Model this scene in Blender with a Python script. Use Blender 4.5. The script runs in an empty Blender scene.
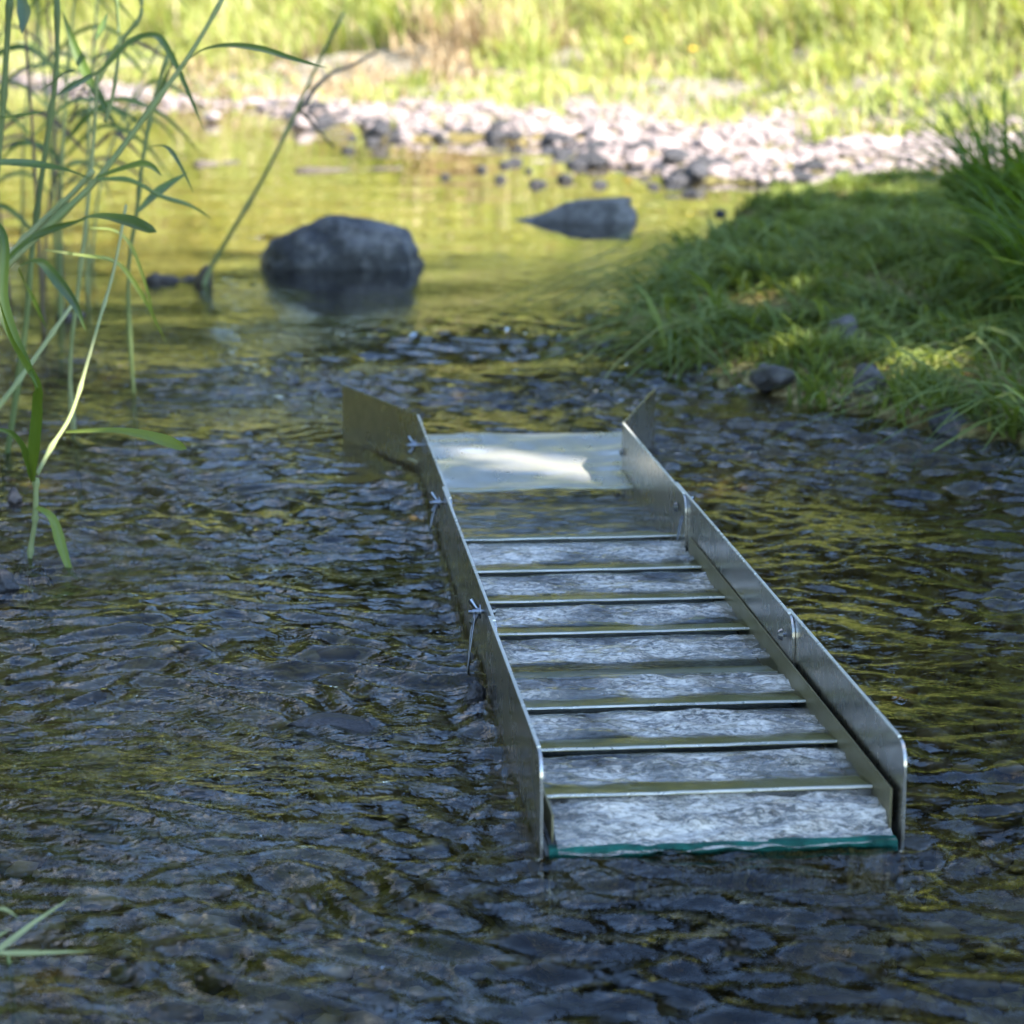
import bpy, bmesh, math, random
import numpy as np
from mathutils import Vector, Matrix, noise as mnoise

random.seed(7)
rng = np.random.default_rng(7)
scene = bpy.context.scene
COL = scene.collection

# ------------------------------------------------------------------ camera numbers
F_PX = 2500.0
PITCH = math.atan(518 / F_PX)
CAM_H = 0.575
SP, CP = math.sin(PITCH), math.cos(PITCH)


def ground(u, v, z=0.0):
    """where a spot seen in the photo lies on the level z (world metres)"""
    a, b = (u - 512) / F_PX, (512 - v) / F_PX
    d = (a, CP + b * SP, -SP + b * CP)
    t = (z - CAM_H) / d[2]
    return (d[0] * t, d[1] * t, z)


def at(u, v, Y):
    a, b = (u - 512) / F_PX, (512 - v) / F_PX
    d = (a, CP + b * SP, -SP + b * CP)
    t = Y / d[1]
    return Vector((d[0] * t, Y, CAM_H + d[2] * t))


# ------------------------------------------------------------------ object helpers
def tag(o, label=None, cat=None, group=None, kind=None):
    if label: o['label'] = label
    if cat: o['category'] = cat
    if group: o['group'] = group
    if kind: o['kind'] = kind
    return o


def empty(name, loc, rz=0.0):
    o = bpy.data.objects.new(name, None)
    o.location = loc
    o.rotation_euler = (0, 0, rz)
    o.empty_display_size = 0.05
    COL.objects.link(o)
    return o


def link_mesh(name, me, mat=None, parent=None, smooth=False):
    o = bpy.data.objects.new(name, me)
    COL.objects.link(o)
    if mat: me.materials.append(mat)
    if parent is not None: o.parent = parent
    if smooth:
        me.polygons.foreach_set('use_smooth', np.ones(len(me.polygons), dtype=bool))
    return o


def np_mesh(name, verts, quads, attrs=None):
    me = bpy.data.meshes.new(name)
    verts = np.ascontiguousarray(verts, dtype=np.float32)
    quads = np.ascontiguousarray(quads, dtype=np.int32)
    n, k = quads.shape
    me.vertices.add(len(verts))
    me.vertices.foreach_set('co', verts.ravel())
    me.loops.add(n * k)
    me.loops.foreach_set('vertex_index', quads.ravel())
    me.polygons.add(n)
    me.polygons.foreach_set('loop_start', np.arange(0, n * k, k, dtype=np.int32))
    me.update(calc_edges=True)
    for an, av in (attrs or {}).items():
        a = me.attributes.new(an, 'FLOAT', 'POINT')
        a.data.foreach_set('value', np.ascontiguousarray(av, dtype=np.float32))
    me.validate()
    return me


def bm_obj(name, bm, mat, parent=None, smooth=False):
    me = bpy.data.meshes.new(name)
    bm.normal_update()
    bm.to_mesh(me)
    bm.free()
    return link_mesh(name, me, mat, parent, smooth)


# ------------------------------------------------------------------ material helpers
class NT:
    def __init__(self, name):
        self.m = bpy.data.materials.new(name)
        self.m.use_nodes = True
        self.t = self.m.node_tree
        self.t.nodes.clear()
        self.out = self.t.nodes.new('ShaderNodeOutputMaterial')

    def n(self, typ, **kw):
        nd = self.t.nodes.new('ShaderNode' + typ)
        for k, v in kw.items():
            if k.startswith('i_'):
                key = k[2:]
                key = int(key) if key.isdigit() else key.replace('_', ' ')
                nd.inputs[key].default_value = v
            else:
                setattr(nd, k, v)
        return nd

    def l(self, a, b):
        self.t.links.new(a, b)

    def noise(self, scale, detail=4, rough=.55, vec=None, dist=0.0):
        nd = self.n('TexNoise')
        nd.inputs['Scale'].default_value = scale
        nd.inputs['Detail'].default_value = detail
        nd.inputs['Roughness'].default_value = rough
        nd.inputs['Distortion'].default_value = dist
        if vec is not None: self.l(vec, nd.inputs['Vector'])
        return nd

    def ramp(self, fac, stops):
        r = self.n('ValToRGB')
        el = r.color_ramp.elements
        while len(el) < len(stops): el.new(.5)
        for e, (p, c) in zip(el, stops):
            e.position = p
            e.color = (c[0], c[1], c[2], 1) if not isinstance(c, (int, float)) else (c, c, c, 1)
        self.l(fac, r.inputs['Fac'])
        return r

    def bump(self, height, strength, dist, normal=None):
        b = self.n('Bump')
        b.inputs['Strength'].default_value = strength
        b.inputs['Distance'].default_value = dist
        self.l(height, b.inputs['Height'])
        if normal is not None: self.l(normal, b.inputs['Normal'])
        return b

    def objco(self, scale=(1, 1, 1), world=False):
        if world:
            g = self.n('NewGeometry').outputs['Position']
        else:
            g = self.n('TexCoord').outputs['Object']
        mp = self.n('Mapping')
        mp.inputs['Scale'].default_value = scale
        self.l(g, mp.inputs['Vector'])
        return mp.outputs['Vector']

    def surf(self, sh):
        self.l(sh, self.out.inputs['Surface'])
        return self.m


def leaf_mat(name, stops, trans=.35, rough=.55, spec=.25, patch=2.0):
    """foliage: tint attribute per blade/leaf mixed with a slow patchy noise"""
    k = NT(name)
    at_ = k.n('Attribute', attribute_name='tint')
    nz = k.noise(patch, 2, .5, k.objco(world=True))
    mx = k.n('Math', operation='MULTIPLY_ADD', i_1=.6)
    mx.use_clamp = True
    nz2 = k.n('Math', operation='MULTIPLY', i_1=.75)
    k.l(nz.outputs['Fac'], nz2.inputs[0])
    sub = k.n('Math', operation='SUBTRACT', i_1=.18)
    k.l(nz2.outputs[0], sub.inputs[0])
    k.l(at_.outputs['Fac'], mx.inputs[0])
    k.l(sub.outputs[0], mx.inputs[2])
    col = k.ramp(mx.outputs[0], stops)
    p = k.n('BsdfPrincipled')
    p.inputs['Roughness'].default_value = rough
    p.inputs['Specular IOR Level'].default_value = spec
    k.l(col.outputs['Color'], p.inputs['Base Color'])
    tr = k.n('BsdfTranslucent')
    hs = k.n('HueSaturation', i_Hue=.485, i_Saturation=1.15, i_Value=1.25)
    k.l(col.outputs['Color'], hs.inputs['Color'])
    k.l(hs.outputs['Color'], tr.inputs['Color'])
    ms = k.n('MixShader')
    ms.inputs['Fac'].default_value = trans
    k.l(p.outputs[0], ms.inputs[1])
    k.l(tr.outputs[0], ms.inputs[2])
    return k.surf(ms.outputs[0])


def simple_mat(name, stops, scale=8, rough=.7, bump=.3, bdist=.01, metallic=0.0, spec=.5, detail=6, vscale=(1, 1, 1)):
    k = NT(name)
    v = k.objco(vscale)
    nz = k.noise(scale, detail, .6, v)
    col = k.ramp(nz.outputs['Fac'], stops)
    p = k.n('BsdfPrincipled')
    p.inputs['Metallic'].default_value = metallic
    p.inputs['Specular IOR Level'].default_value = spec
    k.l(col.outputs['Color'], p.inputs['Base Color'])
    rr = k.n('MapRange')
    rr.inputs['From Min'].default_value = .3
    rr.inputs['From Max'].default_value = .7
    rr.inputs['To Min'].default_value = max(0.02, rough - .12)
    rr.inputs['To Max'].default_value = min(1, rough + .12)
    nz2 = k.noise(scale * 2.7, 4, .6, v)
    k.l(nz2.outputs['Fac'], rr.inputs['Value'])
    k.l(rr.outputs[0], p.inputs['Roughness'])
    if bump:
        nb = k.noise(scale * 3.1, 6, .62, v)
        b = k.bump(nb.outputs['Fac'], bump, bdist)
        k.l(b.outputs[0], p.inputs['Normal'])
    return k.surf(p.outputs[0])


def rock_mat(name, dark, mid, light, scale=9, rough=.75, bump=.6, bdist=.012):
    """stone: each copy gets its own tone from the object's random number"""
    k = NT(name)
    oi = k.n('ObjectInfo')
    v = k.objco()
    add = k.n('VectorMath', operation='ADD')
    k.l(v, add.inputs[0])
    sc = k.n('VectorMath', operation='SCALE')
    cmb = k.n('CombineXYZ')
    for i in range(3): k.l(oi.outputs['Random'], cmb.inputs[i])
    k.l(cmb.outputs[0], sc.inputs[0])
    sc.inputs['Scale'].default_value = 37.0
    k.l(sc.outputs[0], add.inputs[1])
    nz = k.noise(scale, 8, .66, add.outputs[0])
    fine = k.noise(scale * 9, 4, .6, add.outputs[0])
    m = k.n('Math', operation='MULTIPLY_ADD', i_1=.35)
    k.l(fine.outputs['Fac'], m.inputs[0])
    k.l(nz.outputs['Fac'], m.inputs[2])
    col = k.ramp(m.outputs[0], [(.42, dark), (.66, mid), (.9, light)])
    hs = k.n('HueSaturation')
    vr = k.n('MapRange')
    vr.inputs['To Min'].default_value = .7
    vr.inputs['To Max'].default_value = 1.25
    k.l(oi.outputs['Random'], vr.inputs['Value'])
    k.l(vr.outputs[0], hs.inputs['Value'])
    k.l(col.outputs['Color'], hs.inputs['Color'])
    p = k.n('BsdfPrincipled')
    p.inputs['Roughness'].default_value = rough
    k.l(hs.outputs['Color'], p.inputs['Base Color'])
    b = k.bump(m.outputs[0], bump, bdist)
    k.l(b.outputs[0], p.inputs['Normal'])
    return k.surf(p.outputs[0])


# ------------------------------------------------------------------ materials
M = {}
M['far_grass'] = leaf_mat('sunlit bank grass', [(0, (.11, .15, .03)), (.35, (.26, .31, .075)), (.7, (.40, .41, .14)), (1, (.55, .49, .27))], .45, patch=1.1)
M['dry_grass'] = leaf_mat('dry straw grass', [(0, (.16, .11, .055)), (.5, (.36, .27, .15)), (1, (.55, .46, .29))], .3, patch=1.6)
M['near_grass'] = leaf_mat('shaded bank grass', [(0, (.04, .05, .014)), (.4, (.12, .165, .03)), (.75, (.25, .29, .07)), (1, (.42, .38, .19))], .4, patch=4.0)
M['tussock'] = leaf_mat('deep green tussock', [(0, (.04, .075, .012)), (.55, (.12, .20, .03)), (1, (.28, .34, .09))], .45, rough=.45, patch=3.0)
M['reed_leaf'] = leaf_mat('reed leaf green', [(0, (.04, .072, .012)), (.45, (.095, .145, .022)), (.8, (.22, .27, .05)), (1, (.42, .40, .14))], .3, rough=.4, spec=.45, patch=5)
M['reed_stem'] = leaf_mat('reed stem', [(0, (.06, .09, .03)), (.5, (.16, .20, .07)), (1, (.36, .36, .17))], .1, rough=.5, patch=6)
M['dead_stem'] = leaf_mat('dead brown stem', [(0, (.035, .026, .017)), (.6, (.12, .09, .05)), (1, (.27, .22, .12))], .05, patch=6)
M['crown'] = leaf_mat('shade-darkened tree leaves', [(0, (.006, .010, .003)), (.5, (.016, .024, .006)), (1, (.04, .05, .014))], .12, patch=.8)  # shade of the far trees put into a near-black leaf colour
M['shrub'] = leaf_mat('shrub leaves', [(0, (.03, .05, .012)), (.5, (.06, .09, .02)), (1, (.12, .15, .04))], .3, patch=.8)
M['canopy'] = leaf_mat('brightened canopy leaves', [(0, (.05, .08, .018)), (.5, (.09, .13, .03)), (1, (.15, .18, .05))], .42, patch=.8)  # leaf colour raised so light through the crowns warms the shade
M['bark'] = simple_mat('bark', [(.3, (.035, .028, .02)), (.7, (.12, .10, .08))], 14, .9, .8, .03, vscale=(1, 1, .25))
M['boulder'] = rock_mat('dark basalt', (.005, .0045, .004), (.018, .016, .014), (.18, .165, .15), 6, .5)
M['slab'] = rock_mat('grey slab stone', (.018, .016, .014), (.10, .09, .08), (.30, .27, .24), 8, .7)
M['wet_stone'] = rock_mat('wet dark stone', (.007, .007, .008), (.026, .024, .026), (.10, .092, .09), 16, .45)
M['pebble'] = rock_mat('pale bar pebble', (.11, .08, .07), (.26, .205, .185), (.43, .355, .335), 14, .85, .4, .004)
M['bank_stone'] = rock_mat('violet grey stone', (.025, .022, .020), (.075, .065, .058), (.20, .18, .165), 18, .6)
M['driftwood'] = simple_mat('driftwood', [(.3, (.03, .022, .017)), (.7, (.10, .08, .06))], 20, .8, .6, .006, vscale=(.3, 1, 1))
M['flower'] = simple_mat('yellow petals', [(.3, (.6, .38, .02)), (.7, (.8, .55, .05))], 30, .6, 0)


def metal_mat(name, base, rough, streak=(1, 1, 1), grime=.5, bump=.08, metallic=.9):
    k = NT(name)
    v = k.objco()
    vs = k.objco(streak)
    nz = k.noise(9, 7, .65, v)
    st = k.noise(60, 4, .6, vs)
    mixf = k.n('Math', operation='MULTIPLY_ADD', i_1=.5)
    k.l(st.outputs['Fac'], mixf.inputs[0])
    k.l(nz.outputs['Fac'], mixf.inputs[2])
    d = tuple(c * (1 - grime) for c in base)
    col = k.ramp(mixf.outputs[0], [(.45, d), (.85, base)])
    p = k.n('BsdfPrincipled')
    p.inputs['Metallic'].default_value = metallic
    k.l(col.outputs['Color'], p.inputs['Base Color'])
    rr = k.n('MapRange')
    rr.inputs['From Min'].default_value = .4
    rr.inputs['From Max'].default_value = 1.0
    rr.inputs['To Min'].default_value = rough + .14
    rr.inputs['To Max'].default_value = max(.05, rough - .08)
    k.l(mixf.outputs[0], rr.inputs['Value'])
    k.l(rr.outputs[0], p.inputs['Roughness'])
    wav = k.noise(5, 2, .5, v)
    b = k.bump(wav.outputs['Fac'], bump, .02)
    k.l(b.outputs[0], p.inputs['Normal'])
    return k.surf(p.outputs[0])


M['alu'] = metal_mat('weathered aluminium', (.50, .475, .42), .26, (.05, 1, 1), .4, .06, 1.0)
M['alu_plate'] = metal_mat('wet aluminium plate', (.80, .78, .68), .30, (1, .08, 1), .32, .35, .75)
M['alu_edge'] = metal_mat('bright aluminium edge', (.90, .88, .80), .28, (1, 1, 1), .1, .05, .6)
M['riffle'] = metal_mat('silty aluminium riffle', (.42, .37, .16), .4, (1, .06, 1), .25, .08, .2)
M['rail'] = metal_mat('dark olive rack rail', (.26, .225, .12), .42, (1, .05, 1), .45, .08, .5)  # a darker olive than the riffle metal
M['steel'] = metal_mat('zinc plated steel', (.24, .245, .25), .2, (1, 1, 1), .5)
M['teal'] = simple_mat('teal matting', [(.3, (.0, .07, .05)), (.7, (.015, .24, .17))], 60, .6, .6, .004)
M['carpet'] = simple_mat('grey ribbed matting', [(.3, (.05, .05, .05)), (.7, (.26, .26, .25))], 160, .85, .8, .004)


def water_mat(name, rough, tint, fine_scale, fine_str, fine_dist, foam=None, stretch=(1, 1, 1), chop=False):
    k = NT(name)
    v = k.objco(stretch, world=True)
    n1 = k.noise(fine_scale, 3, .55, v, .6)
    b = k.bump(n1.outputs['Fac'], fine_str, fine_dist)
    if chop:  # the finest ripples only where the stream runs
        ca = k.n('Attribute', attribute_name='chop')
        cm = k.n('Math', operation='MULTIPLY', i_1=fine_str)
        k.l(ca.outputs['Fac'], cm.inputs[0])
        k.l(cm.outputs[0], b.inputs['Strength'])
    fr = k.n('Fresnel', i_IOR=1.333)
    k.l(b.outputs[0], fr.inputs['Normal'])
    gl = k.n('BsdfGlossy')
    gl.inputs['Roughness'].default_value = rough
    gl.inputs['Color'].default_value = (1, 1, 1, 1)
    k.l(b.outputs[0], gl.inputs['Normal'])
    tr = k.n('BsdfTransparent')
    tr.inputs['Color'].default_value = (*tint, 1)
    ms = k.n('MixShader')
    k.l(fr.outputs[0], ms.inputs['Fac'])
    k.l(tr.outputs[0], ms.inputs[1])
    k.l(gl.outputs[0], ms.inputs[2])
    sh = ms.outputs[0]
    if foam:
        fa = k.n('Attribute', attribute_name='foam')
        fn0 = k.noise(foam[0], 5, .7, k.objco((.5, 1, 1), world=True), .6)
        fs = k.noise(foam[0] * .2, 4, .6, k.objco((.22, 1, 1), world=True), .8)
        fn = k.n('Mix', data_type='FLOAT', i_0=.34)
        k.l(fn0.outputs['Fac'], fn.inputs[2]); k.l(fs.outputs['Fac'], fn.inputs[3])
        th = k.ramp(fn.outputs[0], [(.40, .10), (.60, .90)])
        mu = k.n('Math', operation='MULTIPLY')
        k.l(th.outputs['Color'], mu.inputs[0])
        k.l(fa.outputs['Fac'], mu.inputs[1])
        df = k.n('BsdfPrincipled')
        df.inputs['Base Color'].default_value = (.84, .75, .62, 1)
        df.inputs['Roughness'].default_value = .15
        k.l(b.outputs[0], df.inputs['Normal'])
        m2 = k.n('MixShader')
        k.l(mu.outputs[0], m2.inputs['Fac'])
        k.l(sh, m2.inputs[1])
        k.l(df.outputs[0], m2.inputs[2])
        sh = m2.outputs[0]
    return k.surf(sh)


M['water'] = water_mat('stream water', .006, (.67, .64, .46), 56, .5, .006, None, (.7, 1, 1), True)
M['box_water'] = water_mat('aerated water', .03, (.75, .78, .72), 200, .16, .006, (300,), (.4, 1, 1))


def bed_mat():
    k = NT('stream bed and soil')
    v = k.objco(world=True)
    sep = k.n('SeparateXYZ')
    k.l(v, sep.inputs[0])
    big = k.noise(1.6, 4, .6, v)
    vo = k.n('TexVoronoi')
    vo.inputs['Scale'].default_value = 60
    k.l(v, vo.inputs['Vector'])
    fine = k.noise(60, 5, .65, v)
    mm = k.n('Math', operation='MULTIPLY_ADD', i_1=.5)
    k.l(vo.outputs['Color'], mm.inputs[0])
    k.l(fine.outputs['Fac'], mm.inputs[2])
    col = k.ramp(mm.outputs[0], [(.35, (.03, .019, .009)), (.65, (.14, .092, .042)), (.95, (.36, .28, .17))])
    patch = k.ramp(big.outputs['Fac'], [(.35, (.42, .52, .26)), (.65, (1.0, 1.02, .72))])
    mul = k.n('Mix', data_type='RGBA', blend_type='MULTIPLY')
    mul.inputs[0].default_value = 1
    k.l(col.outputs['Color'], mul.inputs[6])
    k.l(patch.outputs['Color'], mul.inputs[7])
    # dry gravel / earth above the waterline
    dry = k.ramp(mm.outputs[0], [(.3, (.05, .042, .025)), (.6, (.14, .12, .08)), (.95, (.28, .25, .19))])
    mz = k.n('MapRange')
    mz.inputs['From Min'].default_value = .035
    mz.inputs['From Max'].default_value = .08
    k.l(sep.outputs['Z'], mz.inputs['Value'])
    at_ = k.n('Attribute', attribute_name='far')
    mzz = k.n('Math', operation='MULTIPLY')
    k.l(mz.outputs[0], mzz.inputs[0])
    k.l(at_.outputs['Fac'], mzz.inputs[1])
    mix = k.n('Mix', data_type='RGBA')
    k.l(mzz.outputs[0], mix.inputs[0])
    k.l(mul.outputs[2], mix.inputs[6])
    k.l(dry.outputs['Color'], mix.inputs[7])
    p = k.n('BsdfPrincipled')
    p.inputs['Roughness'].default_value = .85
    p.inputs['Specular IOR Level'].default_value = .2
    k.l(mix.outputs[2], p.inputs['Base Color'])
    b = k.bump(mm.outputs[0], .8, .015)
    k.l(b.outputs[0], p.inputs['Normal'])
    return k.surf(p.outputs[0])


M['bed'] = bed_mat()

# ------------------------------------------------------------------ terrain
RIGHT = [ground(u, v)[:2] for u, v in [(778, 193), (745, 215), (700, 252), (662, 292), (628, 322), (636, 348), (668, 372), (705, 388), (760, 402), (850, 424), (940, 440), (1024, 456)]]
RIGHT += [(1.0, 2.75), (1.6, 2.2), (2.2, 1.0), (2.6, -3), (14, -3), (14, 7.6), (1.3, 7.55)]
FAR = [(-12, 19), (-6, 18), (-3.5, 17.3), (-2.6, 14.6)] + [ground(u, v)[:2] for u, v in [(130, 106), (250, 109), (330, 124), (395, 143), (480, 139), (560, 150), (600, 168), (700, 182), (790, 189), (900, 190)]] + [(2.5, 7.4), (14, 7.0), (60, 7.0), (60, 90), (-60, 90), (-60, 19)]
LEFT = [(-.9, -3), (-.92, 1.2), (-1.15, 3), (-1.6, 5), (-2.5, 8), (-3.3, 12), (-4.0, 15.5), (-5.5, 17.6), (-12, 18.6), (-60, 18.6), (-60, -3)]


def poly_sd(px, py, poly):
    """distance to the polygon's edge, positive inside"""
    inside = np.zeros(px.shape, bool)
    dmin = np.full(px.shape, 1e9)
    n = len(poly)
    for i in range(n):
        x0, y0 = poly[i]
        x1, y1 = poly[(i + 1) % n]
        if y0 != y1:
            c = ((y0 > py) != (y1 > py)) & (px < (x1 - x0) * (py - y0) / (y1 - y0) + x0)
            inside ^= c
        dx, dy = x1 - x0, y1 - y0
        t = np.clip(((px - x0) * dx + (py - y0) * dy) / (dx * dx + dy * dy + 1e-12), 0, 1)
        d = np.hypot(px - x0 - t * dx, py - y0 - t * dy)
        dmin = np.minimum(dmin, d)
    return np.where(inside, dmin, -dmin)


def fft_field(n, length, lam0, lam1, ang=None, spread=1.0, seed=0, slope=True):
    """periodic random field with wavelengths lam0..lam1, unit rms slope (or height)"""
    r = np.random.default_rng(seed)
    kx = np.fft.fftfreq(n, length / n)
    KX, KY = np.meshgrid(kx, kx)
    K = np.hypot(KX, KY) + 1e-9
    lk = np.log(K)
    c, w = -(math.log(lam0) + math.log(lam1)) / 2, abs(math.log(lam1 / lam0)) / 2
    amp = np.exp(-((lk - c) / w) ** 2) / K ** 1.6
    if ang is not None:
        th = np.arctan2(KY, KX) - ang
        amp = amp * (np.abs(np.cos(th)) ** spread + .08)
    h = np.real(np.fft.ifft2(np.fft.fft2(r.standard_normal((n, n))) * amp))
    if slope:
        gy, gx = np.gradient(h, length / n)
        h /= math.sqrt(np.mean(gx ** 2 + gy ** 2) / 2)
    else:
        h = (h - h.mean()) / h.std()
    return h


def sample(fld, length, x, y):
    """smooth (cubic B-spline) lookup in a periodic field"""
    n = fld.shape[0]
    fx, fy = (x / length) % 1.0 * n, (y / length) % 1.0 * n
    ix, iy = np.floor(fx).astype(np.int32), np.floor(fy).astype(np.int32)
    tx, ty = fx - ix, fy - iy

    def wts(t):
        return ((1 - t) ** 3 / 6, (3 * t ** 3 - 6 * t ** 2 + 4) / 6, (-3 * t ** 3 + 3 * t ** 2 + 3 * t + 1) / 6, t ** 3 / 6)
    WX, WY = wts(tx), wts(ty)
    out = np.zeros(np.shape(fx))
    for j in range(4):
        yy = (iy + j - 1) % n
        row = np.zeros(np.shape(fx))
        for i in range(4):
            row += WX[i] * fld[yy, (ix + i - 1) % n]
        out += WY[j] * row
    return out


LUMP = fft_field(512, 20.0, .5, 3.0, seed=3, slope=False)
SMALL = fft_field(512, 5.0, .08, .4, seed=4, slope=False)


def bank_info(x, y):
    wob = .05 * sample(LUMP, 20, x * 3, y * 3)
    return poly_sd(x, y, RIGHT) + wob * .3, poly_sd(x, y, FAR) + wob, poly_sd(x, y, LEFT) + wob


def bar_width(x):
    return np.interp(x, [-4, -1.6, -.6, .2, .9, 2], [.30, .32, .48, .72, 1.05, 1.1])


def terrain_z(x, y):
    r, f, l = bank_info(x, y)
    m = np.maximum(np.maximum(r, f), l)
    z = np.where(m < 0, -np.minimum(.15, .012 - m * .28), 0)
    zr = .012 + .075 * (1 - np.exp(-np.maximum(r, 0) / .6)) + .05 * np.maximum(r - .9, 0)
    bw = bar_width(x)
    zf = .01 + .078 * np.minimum(np.maximum(f, 0), bw) + .15 * np.clip(f - bw, 0, 1.5) + .30 * np.clip(f - bw - 1.5, 0, 7.) + .05 * np.maximum(f - bw - 8.5, 0)
    zl = .02 + .35 * np.minimum(np.maximum(l, 0), 1.5) + .03 * np.maximum(l - 1.5, 0)
    z = np.where(r > 0, np.maximum(z, zr), z)
    z = np.where(f > 0, np.maximum(z, zf), z)
    z = np.where(l > 0, np.maximum(z, zl), z)
    return z + .012 * sample(SMALL, 5, x, y) * np.where(m < 0, 1.0, .7) + .03 * sample(LUMP, 20, x, y) * np.clip(np.abs(m), 0, 1)


def axis(lo, hi, centre_lo, centre_hi, step, grow, top):
    mid = list(np.arange(centre_lo, centre_hi + 1e-6, step))
    a, s = mid[-1], step
    while a < hi:
        s = min(s * grow, top); a += s; mid.append(a)
    a, s = mid[0], step
    while a > lo:
        s = min(s * grow, top); a -= s; mid.insert(0, a)
    return np.array(mid)


def grid_mesh(name, xs, ys, zfun, attrs=None):
    X, Y = np.meshgrid(xs, ys)
    Z = zfun(X, Y)
    nx, ny = len(xs), len(ys)
    idx = np.arange(nx * ny).reshape(ny, nx)
    q = np.stack([idx[:-1, :-1], idx[:-1, 1:], idx[1:, 1:], idx[1:, :-1]], -1).reshape(-1, 4)
    A = {k: f(X, Y).ravel() for k, f in (attrs or {}).items()}
    return np_mesh(name, np.stack([X, Y, Z], -1).reshape(-1, 3), q, A)


gx = axis(-60, 60, -1.6, 1.8, .03, 1.05, 4.0)
gy = axis(-3, 90, 1.0, 9.5, .03, 1.04, 4.0)
me = grid_mesh('ground', gx, gy, terrain_z, {'far': lambda x, y: (poly_sd(x, y, FAR) > -.5).astype(float)})
tag(link_mesh('ground', me, M['bed'], smooth=True), kind='structure')

# ------------------------------------------------------------------ sluice box frame of reference
BOX_O = (0.01898, 1.6140)
BOX_YAW = 0.10032
FLOOR = .010
bD = (-math.sin(BOX_YAW), math.cos(BOX_YAW))
bR = (math.cos(BOX_YAW), math.sin(BOX_YAW))
BW = .2526


def box_world(s, t):
    return BOX_O[0] + s * bD[0] + t * bR[0], BOX_O[1] + s * bD[1] + t * bR[1]


def box_st(x, y):
    dx, dy = x - BOX_O[0], y - BOX_O[1]
    return dx * bD[0] + dy * bD[1], dx * bR[0] + dy * bR[1]


# ------------------------------------------------------------------ stream water
WL = 4.096
W_MED = fft_field(1024, WL, .034, .10, ang=math.radians(76), spread=3.0, seed=11)
W_SMALL = fft_field(1024, WL, .026, .06, ang=math.radians(68), spread=1.6, seed=12)
W_LONG = fft_field(512, 8.0, .25, .8, ang=math.radians(85), spread=2, seed=13)
W_PATCH = fft_field(512, 6.0, .25, 1.2, seed=14, slope=False)


def sstep(a, b, x):
    t = np.clip((x - a) / (b - a), 0, 1)
    return t * t * (3 - 2 * t)


def gauss(x, y, cx, cy, rx, ry):
    return np.exp(-((x - cx) / rx) ** 2 - ((y - cy) / ry) ** 2)


def chop_at(x, y):
    near = 1 - .65 * sstep(3.4, 4.8, y) - .35 * sstep(4.8, 6.1, y)
    return np.clip(near * (.72 + .3 * sample(W_PATCH, 6, x + 2, y) + .25 * (1 - sstep(1.4, 2.4, y))), .5 * near, 1)


def water_z(x, y):
    near = 1 - .72 * sstep(3.4, 4.9, y) - .28 * sstep(4.9, 6.2, y)
    patch = np.clip(.95 + .42 * sample(W_PATCH, 6, x, y), .4, 2.0)
    rapid = gauss(x, y, .02, 3.95, .28, .55) + .8 * gauss(x, y, .35, 3.25, .4, .35) + .8 * gauss(x, y, .55, 2.6, .33, .7)
    tail = gauss(x, y, .12, 1.45, .3, .2)
    calm_left = gauss(x, y, -.8, 3.6, .5, 1.0)
    s_med = (.003 + .058 * near * (1 - .4 * calm_left) + .05 * rapid) * patch
    s_small = (.001 + .118 * near * (1 - .55 * calm_left) + .08 * rapid + .09 * tail) * patch
    s_long = .004 + .016 * near + .02 * rapid
    wx, wy = x + .02 * sample(LUMP, 20, x * 4, y * 4), y + .02 * sample(LUMP, 20, x * 4 + 7, y * 4 + 3)
    z = s_med * sample(W_MED, WL, wx, wy) + s_small * sample(W_SMALL, WL, wx * 1.0 + .3, wy) + s_long * sample(W_LONG, 8, x, y)
    s, t = box_st(x, y)
    # water banks up a little at the head and slides away under the tray
    # the stream climbs the walls a little and rings spread from the outlet
    do = np.maximum(np.maximum(-t, t - BW), 0)
    along = sstep(-.02, .06, s) * (1 - sstep(1.3, 1.42, s)) * (do > 0)
    lum = sample(LUMP, 20, x * 5, y * 5)
    z = z + along * (.0028 * np.exp(-do / .010) + .0007 * np.sin(do * 230 + s * 26 + 2 * lum) * np.exp(-do / .07))
    rr_ = np.hypot(np.maximum(np.abs(t - BW / 2) - .10, 0), np.minimum(s, 0))
    z = z + (s < 0) * .0007 * np.sin(rr_ * 235 + 2.2 * lum + 1.3 * sample(W_PATCH, 6, x * 3, y * 3)) * np.exp(-rr_ / .14) * sstep(0, .02, rr_)
    half = np.interp(s, [0, 1.36, 1.62], [0, 0, .075])
    inside = (s > .004) & (s < 1.612) & (t > -half + .006) & (t < BW + half - .006)
    z = z + .004 + .0028 * np.exp(-((box_st(x, y)[0] + .012) / .035) ** 2) * np.exp(-((box_st(x, y)[1] - .125) / .15) ** 4) + .003 * sstep(2.2, 3.2, y)
    return np.where(inside, -.035, z)


wx_ = axis(-14, 14, -.75, .75, .005, 1.03, .3)
ys_ = [0.5]
while ys_[-1] < 1.2: ys_.append(ys_[-1] + .02)
while ys_[-1] < 3.4: ys_.append(ys_[-1] + .004)
st_ = .004
while ys_[-1] < 19:
    st_ = min(st_ * 1.012, .09); ys_.append(ys_[-1] + st_)
ys_ = [-3, -2, -1, 0] + ys_
me = grid_mesh('water', wx_, np.array(ys_), water_z, {'chop': chop_at})
tag(link_mesh('water', me, M['water'], smooth=True), kind='structure')

# ------------------------------------------------------------------ the sluice box
box = empty('sluice_box', (BOX_O[0], BOX_O[1], 0), BOX_YAW)
tag(box, 'long open aluminium sluice box with ribbed riffles lying in the stream', 'sluice box')
# local axes: x = across (t), y = along upstream (s), z = up


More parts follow.
